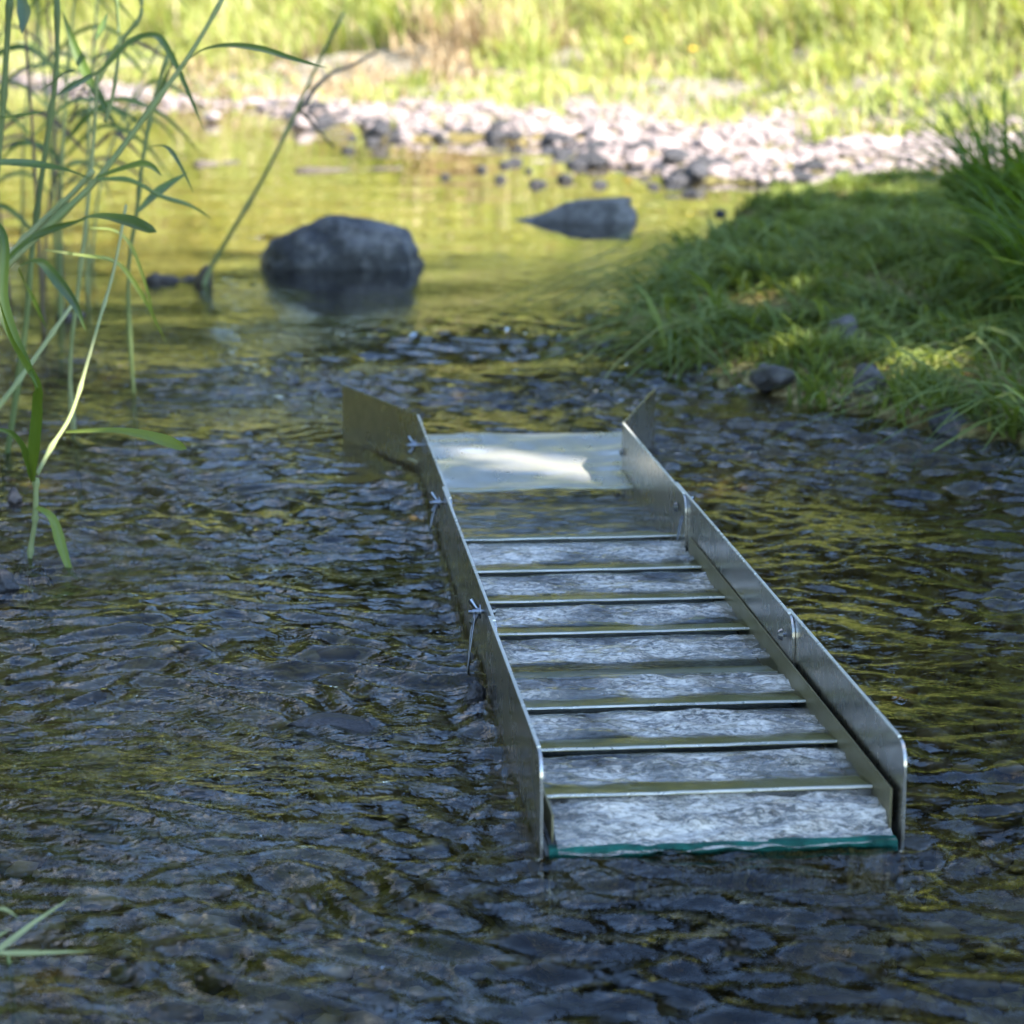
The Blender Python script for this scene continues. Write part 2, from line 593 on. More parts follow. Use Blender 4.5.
def prism(pts, axis_, a, b, bevel=.0006):
    """extrude a closed outline; axis_ 'x' gives outline in (y,z); 'z' gives outline in (x,y)"""
    bm = bmesh.new()
    f = (lambda p, q: (q, p[0], p[1])) if axis_ == 'x' else (lambda p, q: (p[0], p[1], q))
    va = [bm.verts.new(f(p, a)) for p in pts]
    vb = [bm.verts.new(f(p, b)) for p in pts]
    n = len(pts)
    bm.faces.new(va); bm.faces.new(vb[::-1])
    for i in range(n):
        bm.faces.new((va[i], vb[i], vb[(i + 1) % n], va[(i + 1) % n]))
    bmesh.ops.recalc_face_normals(bm, faces=bm.faces[:])
    if bevel:
        bmesh.ops.bevel(bm, geom=bm.edges[:], offset=bevel, segments=2, affect='EDGES', clamp_overlap=True)
    return bm


def corner(cx, cz, r, a0, a1, n=6):
    return [(cx + r * math.cos(math.radians(a0 + (a1 - a0) * i / n)), cz + r * math.sin(math.radians(a0 + (a1 - a0) * i / n))) for i in range(n + 1)]


TOP = .0735
TH = .0022
# side panels: tail, middle and head lengths lap one inside the next
for side in (0, 1):
    def sx(off):
        return off if side == 0 else BW - off
    for (s0, s1, lay) in ((0.0, .40, 0), (.352, .955, 1), (.862, 1.40 if side == 0 else 1.315, 2)):
        a, b = sx(lay * (TH + .0004)), sx(lay * (TH + .0004) + TH)
        r = .016
        pts = [(s0, -.034)] + corner(s0 + r, TOP - r, r, 180, 90) + ([(s1 - r, TOP)] + corner(s1 - r, TOP - r, r, 90, 0)[1:] if lay < 2 else [(s1, TOP)]) + [(s1, -.034)]
        bm_obj('side_panel', prism(pts, 'x', min(a, b), max(a, b)), M['alu'], box)
    # bare bright rim on the upper edge of every length
    for (s0, s1, lay) in ((.018, .384, 0), (.370, .938, 1), (.880, 1.395 if side == 0 else 1.31, 2)):
        c = sx(lay * (TH + .0004) + TH / 2)
        bm_obj('rim', prism([(c - .0013, s0), (c + .0013, s0), (c + .0013, s1), (c - .0013, s1)], 'z', TOP - .0006, TOP + .0007, .0003), M['alu_edge'], box)
    # flared wing at the head
    s_b, s_e = (1.40, 1.62) if side == 0 else (1.315, 1.545)
    t_b = sx(2 * (TH + .0004) + TH / 2)
    t_e = -.077 if side == 0 else .321
    bm = bmesh.new()
    dn = Vector((s_e - s_b, t_b - t_e, 0)).normalized() * TH / 2
    vs = []
    for (tt, ss) in ((t_b, s_b), (t_e, s_e)):
        for zz in (-.05, TOP + (0 if ss == s_b else .004)):
            for sg in (-1, 1):
                vs.append(bm.verts.new((tt + sg * dn.x, ss + sg * dn.y, zz)))
    bmesh.ops.convex_hull(bm, input=vs)
    bmesh.ops.recalc_face_normals(bm, faces=bm.faces[:])
    bmesh.ops.bevel(bm, geom=[e for e in bm.edges if e.calc_face_angle(0) > .5], offset=.0005, segments=1, affect='EDGES')
    w = bm_obj('flared_wing', bm, M['alu'], box)

# floor: matted deck, then the bare entry plate between the wings
bm_obj('floor_plate', prism([(.0045, .004), (BW - .0045, .004), (BW - .0045, 1.20), (.0045, 1.20)], 'z', -.004, .0015), M['alu'], box)
bm_obj('floor_mat', prism([(.008, .002), (BW - .008, .002), (BW - .008, .93), (.008, .93)], 'z', .0018, .0052), M['carpet'], box)


def plate_mesh():
    ss = np.linspace(1.205, 1.618, 110)
    uu = np.linspace(0, 1, 70)
    S, U = np.meshgrid(ss, uu, indexing='ij')
    lo = np.interp(S, [1.2, 1.39, 1.62], [.0078, .0078, -.072])
    hi = np.interp(S, [1.2, 1.31, 1.545, 1.62], [BW - .0078, BW - .0078, .314, .318])
    T = lo + U * (hi - lo)
    Z = .0165 + .0012 * sample(W_PATCH, 6, T * 4, S * 4) + .0005 * sample(SMALL, 5, T * 3, S * 3) - .006 * sstep(1.57, 1.62, S)
    V = np.stack([T, S, Z], -1).reshape(-1, 3)
    idx = np.arange(V.shape[0]).reshape(len(ss), len(uu))
    q = np.stack([idx[:-1, :-1], idx[:-1, 1:], idx[1:, 1:], idx[1:, :-1]], -1).reshape(-1, 4)
    nv = len(V)
    V2 = V.copy(); V2[:, 2] -= .0025
    q2 = q[:, ::-1] + nv
    rim = np.concatenate([idx[0, :], idx[1:, -1], idx[-1, -2::-1], idx[-2:0:-1, 0]])
    rq = np.stack([rim, rim + nv, np.roll(rim, -1) + nv, np.roll(rim, -1)], -1)
    return np_mesh('entry_plate', np.concatenate([V, V2]), np.concatenate([q, q2, rq]))


link_mesh('entry_plate', plate_mesh(), M['alu_plate'], box, True)

# riffle rack: two side rails and eight slanted slats with a folded bright lip
for c, zt in ((.0105, .026), (BW - .0062, .037)):
    bm_obj('rack_rail', prism([(c - .0008, .016), (c + .0008, .016), (c + .0008, .84), (c - .0008, .84)], 'z', .0055, zt, .0004), M['rail'], box)
RIFFLES = [.066, .176, .287, .396, .521, .640, .766, .912]
for i, s in enumerate(RIFFLES):
    low = -.006 if i == 3 else 0.0
    prof = [(s + .046, .0158 + low), (s + .002, .0222 + low), (s, .0222 + low), (s + .0004, .0208 + low), (s + .0018, .0208 + low), (s + .046, .0145 + low)]
    r_ = bm_obj('riffle', prism(prof, 'x', .0122, BW - .0072, 0), M['riffle'], box)
    bm = bmesh.new()
    rows = []
    for j in range(60):   # a worn, slightly wavy edge
        t = .0122 + (BW - .0194) * j / 59
        dz = low + .0005 * mnoise.noise((t * 18, i * 3.1, 0)) + .0003 * mnoise.noise((t * 60, i * 3.1, 4))
        rows.append([bm.verts.new((t, s + a, .0224 + b + dz)) for a, b in ((-.0011, .0008), (.0012, .0008), (.0012, .0001), (-.0001, -.0001), (-.0001, -.0006), (-.0011, -.0006))])
    for a, b in zip(rows[:-1], rows[1:]):
        for q in range(6): bm.faces.new((a[q], b[q], b[(q + 1) % 6], a[(q + 1) % 6]))
    bm.faces.new(rows[0][::-1]); bm.faces.new(rows[-1])
    bmesh.ops.recalc_face_normals(bm, faces=bm.faces[:])
    bm_obj('lip', bm, M['alu_edge'], r_)

# teal matting showing at the tail
bm = bmesh.new()
rows = []
for j in range(220):
    t = .006 + (BW - .012) * j / 219
    w1 = .003 * mnoise.noise((t * 22, 3, 0)) + .0015 * mnoise.noise((t * 70, 1, 0))
    w1 += .0012 * mnoise.noise((t * 260, 1, 0))
    rows.append([bm.verts.new(p) for p in ((t, .012, .0056), (t, .003 + w1 * .5, .0072), (t, -.0025 + w1 * .5, .0066 + w1 * .3), (t, -.0035 + w1 * .5, .0022 + w1 * .8), (t, .006, -.004))])
for a, b in zip(rows[:-1], rows[1:]):
    for i in range(4):
        bm.faces.new((a[i], b[i], b[i + 1], a[i + 1]))
g = bmesh.ops.solidify(bm, geom=bm.faces[:], thickness=.002)
bm_obj('teal_mat', bm, M['teal'], box, True)


def cyl(bm, p0, p1, r, seg=12, r2=None):
    p0, p1 = Vector(p0), Vector(p1)
    d = p1 - p0
    m = Matrix.Translation((p0 + p1) / 2) @ d.to_track_quat('Z', 'Y').to_matrix().to_4x4()
    bmesh.ops.create_cone(bm, cap_ends=True, segments=seg, radius1=r, radius2=r if r2 is None else r2, depth=d.length, matrix=m)


def tube(bm, pts, radii, seg=8):
    pts = [Vector(p) for p in pts]
    rings = []
    for i, p in enumerate(pts):
        d = (pts[min(i + 1, len(pts) - 1)] - pts[max(i - 1, 0)]).normalized()
        q = d.to_track_quat('Z', 'Y')
        r = radii[i] if hasattr(radii, '__len__') else radii
        rings.append([bm.verts.new(p + q @ Vector((r * math.cos(2 * math.pi * k / seg), r * math.sin(2 * math.pi * k / seg), 0))) for k in range(seg)])
    for a, b in zip(rings[:-1], rings[1:]):
        for k in range(seg):
            bm.faces.new((a[k], a[(k + 1) % seg], b[(k + 1) % seg], b[k]))
    bm.faces.new(rings[0][::-1]); bm.faces.new(rings[-1])


def wing_nut(t, s, z, out, k=.72):
    bm = bmesh.new()
    cyl(bm, (t, s, z), (t + out * .010 * k, s, z), .0048 * k, 14, .0036 * k)
    cyl(bm, (t, s, z), (t + out * .0012, s, z), .0085 * k, 18)
    for sg in (-1, 1):
        cyl(bm, (t + out * .004 * k, s + sg * .002 * k, z + sg * .003 * k), (t + out * .011 * k, s + sg * .007 * k, z + sg * .013 * k), .0018, 10, .0031)
    w = bm_obj('wing_nut', bm, M['steel'], box, False)
    bm = bmesh.new()
    cyl(bm, (t - out * .0085, s, z), (t + out * .0105, s, z), .0019, 10)
    bm_obj('screw', bm, M['steel'], w, False)
    bm = bmesh.new()
    cyl(bm, (t - out * .009, s, z), (t - out * .0125, s, z), .0055, 12, .0035)
    bm_obj('bolt_head', bm, M['steel'], w, False)


wing_nut(-.0004, 1.335, .047, -1)
wing_nut(-.0004, .935, .058, -1)
wing_nut(BW + .0004, .906, .054, 1)
wing_nut(BW + .0004, .376, .054, 1)
wing_nut(-.0004, .452, .061, -1)
wing_nut(BW + .0004, 1.30, .040, 1)
# wire latches that hang on the outside of the left wall and inside the right one
for (t, s, zt, sg) in ((-.006, .445, .060, -1), (-.005, .93, .055, -1), (BW - .009, .868, .052, -1)):
    bm = bmesh.new()
    L = .045 if s < .5 else .022
    tube(bm, [(t, s + .004, zt), (t + sg * .004, s - .002, zt - L * .4), (t + sg * .007, s - .010, zt - L), (t + sg * .007, s - .016, zt - L * 1.02), (t + sg * .004, s - .010, zt - L * .45), (t, s - .004, zt + .001)], .0009, 8)
    bm_obj('wire_latch', bm, M['steel'], box, True)

# water running through the tray: dives under each lip, breaks, climbs the next slat
FO = fft_field(512, 1.0, .008, .03, ang=math.radians(75), spread=.6, seed=21)
FO2 = fft_field(512, 1.0, .03, .1, ang=math.radians(80), spread=1., seed=22)


def box_water():
    ss = np.arange(-.007, 1.206, .0022)
    tt = np.linspace(.0122, BW - .0072, 110)
    S, T = np.meshgrid(ss, tt, indexing='ij')
    lips = np.array(RIFFLES)
    # position inside the segment between two lips: 0 just below the upstream lip, 1 at the downstream lip
    edges = np.concatenate([[-.11], lips, [1.35]])
    k = np.clip(np.searchsorted(edges, S, side='right') - 1, 0, len(edges) - 2)
    seg0, seg1 = edges[k], edges[k + 1]
    u = np.clip((seg1 - S) / (seg1 - seg0), 0, 1)
    low = np.where(k == 4, -.006, 0)
    base = .0196 + .0008 * sstep(.05, .45, u) + (.0027 + low * .4) * sstep(.56, 1.0, u) - .0012 * (1 - sstep(0, .06, u))
    base = np.where(k == len(edges) - 2, .0185 + (.0055) * (1 - sstep(.912, .96, S)), base)
    base = np.where(k == 0, .0185 - .0125 * (1 - sstep(-.007, .045, S)), base)
    rough = sstep(.05, .2, u) * (1 - sstep(.66, .8, u))
    rough = np.where(k == len(edges) - 2, .45 * (1 - .3 * sstep(.97, 1.05, S)), rough)
    rough = np.where(k == 0, .9, rough)
    Z = base + rough * (.30 * sample(FO, 1, T * .5, S) + .12 * sample(FO2, 1, T * .7, S)) + .035 * sample(FO2, 1, T * .8, S * .8 + .3)
    blotch = np.clip(.78 + .34 * sample(W_PATCH, 6, T * 5, S * 4 + 1.3), .15, 1)
    foam = np.clip(rough * blotch, 0, 1) * np.where(k == len(edges) - 2, .25, .95)
    V = np.stack([T, S, Z], -1).reshape(-1, 3)
    idx = np.arange(V.shape[0]).reshape(len(ss), len(tt))
    q = np.stack([idx[:-1, :-1], idx[:-1, 1:], idx[1:, 1:], idx[1:, :-1]], -1).reshape(-1, 4)
    return np_mesh('water_in_tray', V, q, {'foam': foam.ravel()})


bwo = link_mesh('water_in_tray', box_water(), M['box_water'], None, True)
bwo.location = (BOX_O[0], BOX_O[1], 0)
bwo.rotation_euler = (0, 0, BOX_YAW)
tag(bwo, kind='structure')


# ------------------------------------------------------------------ rocks
def rock_mesh(name, sub, scale, seed, rough=.22, freq=1.4, facets=0, taper=None, fine=.03):
    bm = bmesh.new()
    bmesh.ops.create_icosphere(bm, subdivisions=sub, radius=1)
    o = Vector((seed * 13.7, seed * 5.1, seed * 2.3))
    rr = random.Random(seed)
    planes = []
    for i in range(facets):
        n = Vector((rr.gauss(0, 1), rr.gauss(0, 1), rr.gauss(0, .8))).normalized()
        planes.append((n, rr.uniform(.62, .85)))
    for v in bm.verts:
        p = v.co.copy()
        d = 1 + rough * mnoise.noise(p * freq + o) + rough * .4 * mnoise.noise(p * freq * 2.7 + o) + fine * mnoise.fractal(p * freq * 6 + o, 1, 2, 4)
        p *= d
        for n, h in planes:
            e = p.dot(n) - h
            if e > 0: p -= n * e * .85
        if taper: p = taper(p)
        v.co = Vector((p.x * scale[0], p.y * scale[1], p.z * scale[2]))
    me = bpy.data.meshes.new(name)
    bm.to_mesh(me); bm.free()
    me.polygons.foreach_set('use_smooth', np.ones(len(me.polygons), dtype=bool))
    return me


def stone(name, me, mat, loc, rz, label, cat, group=None, scl=1.0):
    if not me.materials: me.materials.append(mat)
    o = bpy.data.objects.new(name, me)
    o.location = loc
    o.rotation_euler = (0, 0, rz)
    o.scale = (scl, scl, scl) if not hasattr(scl, '__len__') else scl
    COL.objects.link(o)
    return tag(o, label, cat, group)


def taper_boulder(p):
    q = p.copy()
    lim = .90 - .16 * max(q.x + .25, 0) - .45 * max(-.35 - q.x, 0)
    if q.z > lim: q.z = lim + (q.z - lim) * .25
    if q.y < -.55: q.y = -.55 + (q.y + .55) * .4
    return q


stone('boulder', rock_mesh('boulder', 5, (.176, .15, .150), 5, .20, 1.25, 0, taper_boulder, .05), M['boulder'], (-.356, 5.36, -.022), .0,
      'big dark rounded boulder sitting in the calm pool behind the sluice box', 'boulder')


def taper_slab(p):
    q = p.copy()
    k = max(0.0, (-q.x + .15)) / 1.15
    q.y *= 1 - .75 * k; q.z *= 1 - .85 * k
    q.z = min(q.z, .62 + .1 * q.x)
    if q.x > .72: q.x = .72 + (q.x - .72) * .2
    return q


stone('rock', rock_mesh('slab_rock', 5, (.175, .10, .076), 9, .3, 2.2, 4, taper_slab, .10), M['slab'], (.175, 6.42, .010), -.06,
      'flat grey wedge of rock with a pointed left end in the far pool', 'rock')

# stones among the grass on the right bank
for (u, v, w, h, sd, lab) in (
        (774, 374, .036, .022, 31, 'smooth violet grey stone at the grassy bank edge nearest the sluice box'),
        (868, 388, .030, .022, 32, 'small two tone stone in the grass, left of the wet stone at the waterline'),
        (845, 350, .036, .026, 33, 'dusky stone half buried in the bank grass, highest of the bank stones')):
    x, y, _ = ground(u, v, .03)
    z = float(terrain_z(np.array([x]), np.array([y]))[0])
    stone('stone', rock_mesh('bank_stone', 4, (w * .95, w * .75, h * 1.02), sd, .4, 1.7, 7, None, .08), M['bank_stone'], (x, y, z + h * .85), sd, lab, 'stone')
for (u, v, w, h, sd, lab) in (
        (951, 440, .030, .030, 41, 'wet black stone at the waterline below the right bank grass'),
        (15, 505, .010, .016, 42, 'small black stone beside the reed stem at the left edge'),
        (2, 592, .018, .016, 43, 'dark wet stone cut off by the left edge below the reed'),
        (335, 724, .045, .010, 44, 'dark stone just breaking the surface left of the sluice box'),
        (474, 705, .011, .016, 45, 'small dark lump of stone against the left side of the sluice box')):
    x, y, _ = ground(u, v, .0)
    stone('stone', rock_mesh('wet_stone', 4, (w, w * .8, h), sd, .3, 1.5, 4), M['wet_stone'], (x, y, h * .3 if sd != 44 else -.003), sd, lab, 'stone')

# pebble bar on the far shore
PEB = [rock_mesh('pebble', 3, (1, rr_, hh_), 100 + i, .22, 1.4, 3) for i, (rr_, hh_) in enumerate([(.8, .6), (.7, .5), (.9, .7), (.6, .5), (.85, .55), (.75, .65)])]
for m_ in PEB: m_.materials.append(M['pebble'])
WET = [rock_mesh('wet_pebble', 3, (1, rr_, hh_), 200 + i, .25, 1.4, 4) for i, (rr_, hh_) in enumerate([(.8, .55), (.7, .5), (.9, .6), (.65, .5)])]
for m_ in WET: m_.materials.append(M['wet_stone'])


def bar_points(n, dlo, dhi, seed, xlo=-3.6, xhi=2.0):
    r = np.random.default_rng(seed)
    xs, ys = [], []
    while len(xs) < n:
        x = r.uniform(xlo, xhi, 4000); y = r.uniform(7.2, 17.5, 4000)
        f = poly_sd(x, y, FAR)
        bw = bar_width(x)
        rb = poly_sd(x, y, RIGHT)
        ok = (f > dlo) & (f < dhi * bw) & (rb < 0) & (np.abs(x) < .22 * y + .2) & (r.uniform(0, 1, 4000) < (9.0 / y) ** 1.5)
        xs += list(x[ok]); ys += list(y[ok])
    return np.array(xs[:n]), np.array(ys[:n])


px, py = bar_points(285, .12, .95, 51)
pz = terrain_z(px, py)
for i in range(len(px)):
    a = random.choice([.018, .02, .024, .028, .034, .045]) * random.uniform(.85, 1.2)
    stone('pebble', PEB[i % 6], M['pebble'], (px[i], py[i], pz[i] + a * .25), random.uniform(0, 6.3),
          'pale sunlit pebble on the gravel bar along the far shore', 'pebble', 'pale pebbles on the far gravel bar', a)
px, py = bar_points(170, -.08, .30, 52)
pz = terrain_z(px, py)
for i in range(len(px)):
    a = random.choice([.022, .028, .035, .045, .06]) * random.uniform(.8, 1.2)
    stone('wet_pebble', WET[i % 4], M['wet_stone'], (px[i], py[i], max(pz[i], -.01) + a * .2), random.uniform(0, 6.3),
          'dark wet pebble along the waterline of the far gravel bar', 'pebble', 'wet pebbles along the far waterline', a)
for i, (u, v) in enumerate([(445, 180), (482, 173), (505, 168), (529, 174), (537, 188), (518, 150), (500, 182), (565, 182), (600, 188), (653, 190), (720, 217), (348, 153), (352, 140), (300, 120), (372, 146), (690, 197), (312, 132), (515, 165), (575, 168)]):
    x, y, _ = ground(u, v)
    a = .018 + .016 * ((i * 37) % 10) / 10
    stone('pool_stone', WET[i % 4], M['wet_stone'], (x, y, .010), i * 1.7, 'small dark stone poking out of the yellow green pool', 'stone', 'small stones in the far pool', a)
for i, (u, v) in enumerate([(144, 101), (212, 124), (303, 131), (262, 99), (228, 88)]):
    x, y, _ = ground(u, v)
    stone('white_stone', PEB[i % 6], M['pebble'], (x, y, .03), i * 2.1, 'white stone at the far left waterline beyond the reeds', 'stone', 'white stones at the far left waterline', .055)

# finer gravel between the pebbles: nobody could count it
ICO = bmesh.new(); bmesh.ops.create_icosphere(ICO, subdivisions=1, radius=1)
icv = np.array([v.co[:] for v in ICO.verts]); icf = np.array([[v.index for v in f.verts] for f in ICO.faces]); ICO.free()
gxp, gyp = bar_points(5200, .02, 1.12, 53)
gzp = terrain_z(gxp, gyp)
N = len(gxp)
sc = rng.uniform(.010, .034, N)
ang = rng.uniform(0, 6.28, N)
vv = icv[None] * np.stack([sc, sc * rng.uniform(.6, .9, N), sc * rng.uniform(.45, .7, N)], -1)[:, None] * rng.uniform(.75, 1.2, (N, len(icv), 1))
cx = vv[..., 0] * np.cos(ang)[:, None] - vv[..., 1] * np.sin(ang)[:, None]
cy = vv[..., 0] * np.sin(ang)[:, None] + vv[..., 1] * np.cos(ang)[:, None]
vv = np.stack([cx + gxp[:, None], cy + gyp[:, None], vv[..., 2] + gzp[:, None] + .004], -1).reshape(-1, 3)
ff = (icf[None] + (np.arange(N) * len(icv))[:, None, None]).reshape(-1, 3)
tag(link_mesh('gravel', np_mesh('gravel', vv, ff), M['pebble']), kind='stuff')


# stones lying on the stream bed, seen through the ripples
r = np.random.default_rng(57)
N = 3600
yb = 1.2 + 4.6 * r.uniform(0, 1, N) ** 1.2
xb = r.uniform(-1, 1, N) * (.24 * yb + .12)
mk = (poly_sd(xb, yb, RIGHT) < .05)
xb, yb = xb[mk], yb[mk]; N = len(xb)
zb = terrain_z(xb, yb)
sc = .005 + .024 * r.uniform(0, 1, N) ** 4
ang = r.uniform(0, 6.28, N)
vv = icv[None] * np.stack([sc, sc * r.uniform(.6, .95, N), sc * r.uniform(.35, .6, N)], -1)[:, None] * r.uniform(.8, 1.15, (N, len(icv), 1))
cx = vv[..., 0] * np.cos(ang)[:, None] - vv[..., 1] * np.sin(ang)[:, None]
cy = vv[..., 0] * np.sin(ang)[:, None] + vv[..., 1] * np.cos(ang)[:, None]
vv = np.stack([cx + xb[:, None], cy + yb[:, None], vv[..., 2] + zb[:, None] + .003], -1).reshape(-1, 3)
ff = (icf[None] + (np.arange(N) * len(icv))[:, None, None]).reshape(-1, 3)
tn = np.repeat(r.uniform(0, 1, N), len(icv))
k = NT('stream bed stones')
a_ = k.n('Attribute', attribute_name='tint')
nz_ = k.noise(90, 4, .6, k.objco(world=True))
m_ = k.n('Math', operation='MULTIPLY_ADD', i_1=.4)
k.l(nz_.outputs['Fac'], m_.inputs[0]); k.l(a_.outputs['Fac'], m_.inputs[2])
c_ = k.ramp(m_.outputs[0], [(.2, (.03, .022, .014)), (.6, (.12, .085, .045)), (.95, (.22, .17, .11)), (1.0, (.34, .29, .22))])
p_ = k.n('BsdfPrincipled'); p_.inputs['Roughness'].default_value = .6
k.l(c_.outputs['Color'], p_.inputs['Base Color'])
tag(link_mesh('bed_gravel', np_mesh('bed_gravel', vv, ff, {'tint': tn}), k.surf(p_.outputs[0]), smooth=True), kind='stuff')


# ------------------------------------------------------------------ grass
def blades(x, y, z, h, w, az, lean, seed, droop=.35, tilt0=0.0):
    """strips of grass; returns verts, quads, tint"""
    r = np.random.default_rng(seed)
    n = len(x)
    K = 6
    t = np.linspace(0, 1, K)
    hx, hy = np.cos(az), np.sin(az)
    side = az + math.pi / 2 + r.normal(0, .5, n)
    sx, sy = np.cos(side), np.sin(side)
    V = np.zeros((n, K, 2, 3))
    for i, tt in enumerate(t):
        out = h * (lean * tt ** 1.8 + tilt0 * tt)
        up = h * (tt - droop * lean * tt ** 2.6)
        wd = w * (1 - tt ** 2.2) * (.75 + .5 * min(tt * 3, 1)) * .5 + .0004
        wob = .02 * h * np.sin(tt * 5 + az * 3)
        for j, sg in enumerate((-1, 1)):
            V[:, i, j, 0] = x + hx * out + sg * sx * wd + sx * wob
            V[:, i, j, 1] = y + hy * out + sg * sy * wd + sy * wob
            V[:, i, j, 2] = z + up
    idx = np.arange(n * K * 2).reshape(n, K, 2)
    q = np.stack([idx[:, :-1, 0], idx[:, :-1, 1], idx[:, 1:, 1], idx[:, 1:, 0]], -1).reshape(-1, 4)
    tint = np.repeat(np.clip(r.normal(.5, .24, n), 0, 1), K * 2)
    return V.reshape(-1, 3), q, tint


def grass_object(name, x, y, h, w, az, lean, seed, mat, sink=.01, droop=.35, label=None, cat=None, kind='stuff'):
    z = terrain_z(x, y) - sink
    V, q, t = blades(x, y, z, h, w, az, lean, seed, droop)
    return tag(link_mesh(name, np_mesh(name, V, q, {'tint': t}), mat), label, cat, None, kind)


BANK_STONES = [ground(774, 374, .03), ground(868, 388, .03), ground(845, 350, .03), ground(951, 440)]


def clear_of_stones(x, y, rad):
    ok = np.ones(x.shape, bool)
    for (a, b, _) in BANK_STONES:
        ok &= ((x - a) / rad) ** 2 + ((y - (b - rad * .9)) / (rad * 2.2)) ** 2 > 1
    return ok


# far bank, sunlit
r = np.random.default_rng(61)
n = 150000
x = r.uniform(-7, 6.5, n); y = r.uniform(8.2, 22, n)
f = poly_sd(x, y, FAR); bw = bar_width(x)
clump = sample(LUMP, 20, x * 2.2, y * 2.2)
dens = np.clip((f - bw * .84 + .16 * clump) / .3, 0, 1) ** 1.3 * np.clip(.8 + .35 * clump, .12, 1)
dry = sstep(-.05, .35, sample(LUMP, 20, x * .9 + 3, y * .9)) * gauss(x, y, -.55, 13.3, 1.3, 2.2) + .10
keep = (r.uniform(0, 1, n) < dens) & (np.abs(x) < .3 * y + 1.2)
x, y, f, bw, clump, dry = [a[keep] for a in (x, y, f, bw, clump, dry)]
isdry = r.uniform(0, 1, len(x)) < dry
hgt = np.clip((.07 + .30 * sstep(.5, 1.6, f - bw) + .4 * sstep(2.0, 4.5, f - bw)) * (1 + .35 * clump), .05, 1.0) * r.uniform(.6, 1.25, len(x))
az = r.uniform(0, 6.28, len(x)) * .8 + sample(LUMP, 20, x * 1.2, y * 1.2 + 5) * 1.5
ln = np.abs(r.normal(.5, .25, len(x)))
for nm, sel, mt in (('tall_grass', ~isdry, 'far_grass'), ('dry_grass', isdry, 'dry_grass')):
    grass_object(nm, x[sel], y[sel], hgt[sel], r.uniform(.008, .02, sel.sum()), az[sel], ln[sel], 62, M[mt])

# right bank, shaded: a short matted sward, then long blades trailing to the water
r = np.random.default_rng(71)
n = 230000
x = r.uniform(.1, 2.6, n); y = r.uniform(2.2, 7.7, n)
d = poly_sd(x, y, RIGHT)
clump = sample(SMALL, 5, x, y)
lump2 = sample(LUMP, 20, x * 5, y * 5)
bare = sstep(.6, 1.4, lump2) * (d < .6) * (y < 4.6)
keep = (r.uniform(0, 1, n) < np.clip((d + .03) / .08, 0, 1) * np.clip(.62 + .4 * clump, .05, 1) * (1 - .85 * bare)) & (x < .21 * y + .5) & clear_of_stones(x, y, .034)
x, y, d, clump = [a[keep] for a in (x, y, d, clump)]
hgt = np.clip(.012 + .026 * r.uniform(0, 1, len(x)) + .012 * clump + .03 * sstep(.3, 1.0, d), .012, .2)
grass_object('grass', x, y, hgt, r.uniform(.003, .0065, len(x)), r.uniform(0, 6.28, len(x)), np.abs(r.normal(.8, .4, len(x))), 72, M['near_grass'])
n = 17000
x = r.uniform(.1, 2.2, n); y = r.uniform(2.4, 5.6, n)
d = poly_sd(x, y, RIGHT)
keep = (d > -.01) & (x < .21 * y + .35) & clear_of_stones(x, y, .062) & (r.uniform(0, 1, n) < np.clip(.35 + .4 * sample(LUMP, 20, x * 4, y * 4), .04, 1))
x, y, d = x[keep], y[keep], d[keep]
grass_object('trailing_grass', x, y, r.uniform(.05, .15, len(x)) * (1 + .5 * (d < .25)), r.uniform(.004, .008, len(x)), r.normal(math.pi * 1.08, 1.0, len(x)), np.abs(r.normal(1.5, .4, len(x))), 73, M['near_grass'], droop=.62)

# left bank cover, out past the reeds
r = np.random.default_rng(75)
n = 16000
x = r.uniform(-5, -.9, n); y = r.uniform(1.0, 16, n)
d = poly_sd(x, y, LEFT)
keep = d > .02
x, y, d = x[keep], y[keep], d[keep]
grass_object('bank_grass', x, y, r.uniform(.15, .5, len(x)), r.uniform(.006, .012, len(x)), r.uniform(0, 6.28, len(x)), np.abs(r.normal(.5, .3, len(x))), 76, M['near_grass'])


def tussock(name, cx, cy, n, rad, h0, h1, az0, azs, seed, label, width=(.004, .009), mat='tussock', lean=(.75, .35)):
    r = np.random.default_rng(seed)
    a = r.uniform(0, 6.28, n); rr_ = rad * np.sqrt(r.uniform(0, 1, n))
    x = cx + rr_ * np.cos(a); y = cy + rr_ * np.sin(a)
    z = terrain_z(x, y) - .01
    V, q, t = blades(x, y, z, r.uniform(h0, h1, n), r.uniform(width[0], width[1], n), r.normal(az0, azs, n), np.abs(r.normal(lean[0], lean[1], n)), seed, .5)
    V -= np.array([cx, cy, 0])
    o = link_mesh(name, np_mesh(name, V, q, {'tint': t}), M[mat])
    o.location = (cx, cy, 0)
    return tag(o, label, 'grass tussock')


tussock('grass_tussock', 1.09, 4.75, 650, .20, .22, .46, math.pi, 1.1, 81, 'large dark green tussock of long arching grass at the right edge')
tussock('grass_tussock', .98, 4.05, 420, .16, .18, .36, math.pi, .9, 82, 'lower tussock of arching grass in front of the tallest one at the right edge')
tussock('grass_tussock', .98, 3.42, 260, .14, .14, .30, math.pi * 1.05, .7, 83, 'loose tuft of long grass leaning over the water at the right edge')
tussock('grass_tussock', 1.0, 5.1, 34, .05, .40, .55, math.pi * .9, .5, 84, 'thin upright tuft of seeding grass rising in front of the sunny bank', (.003, .006), lean=(.35, .15))


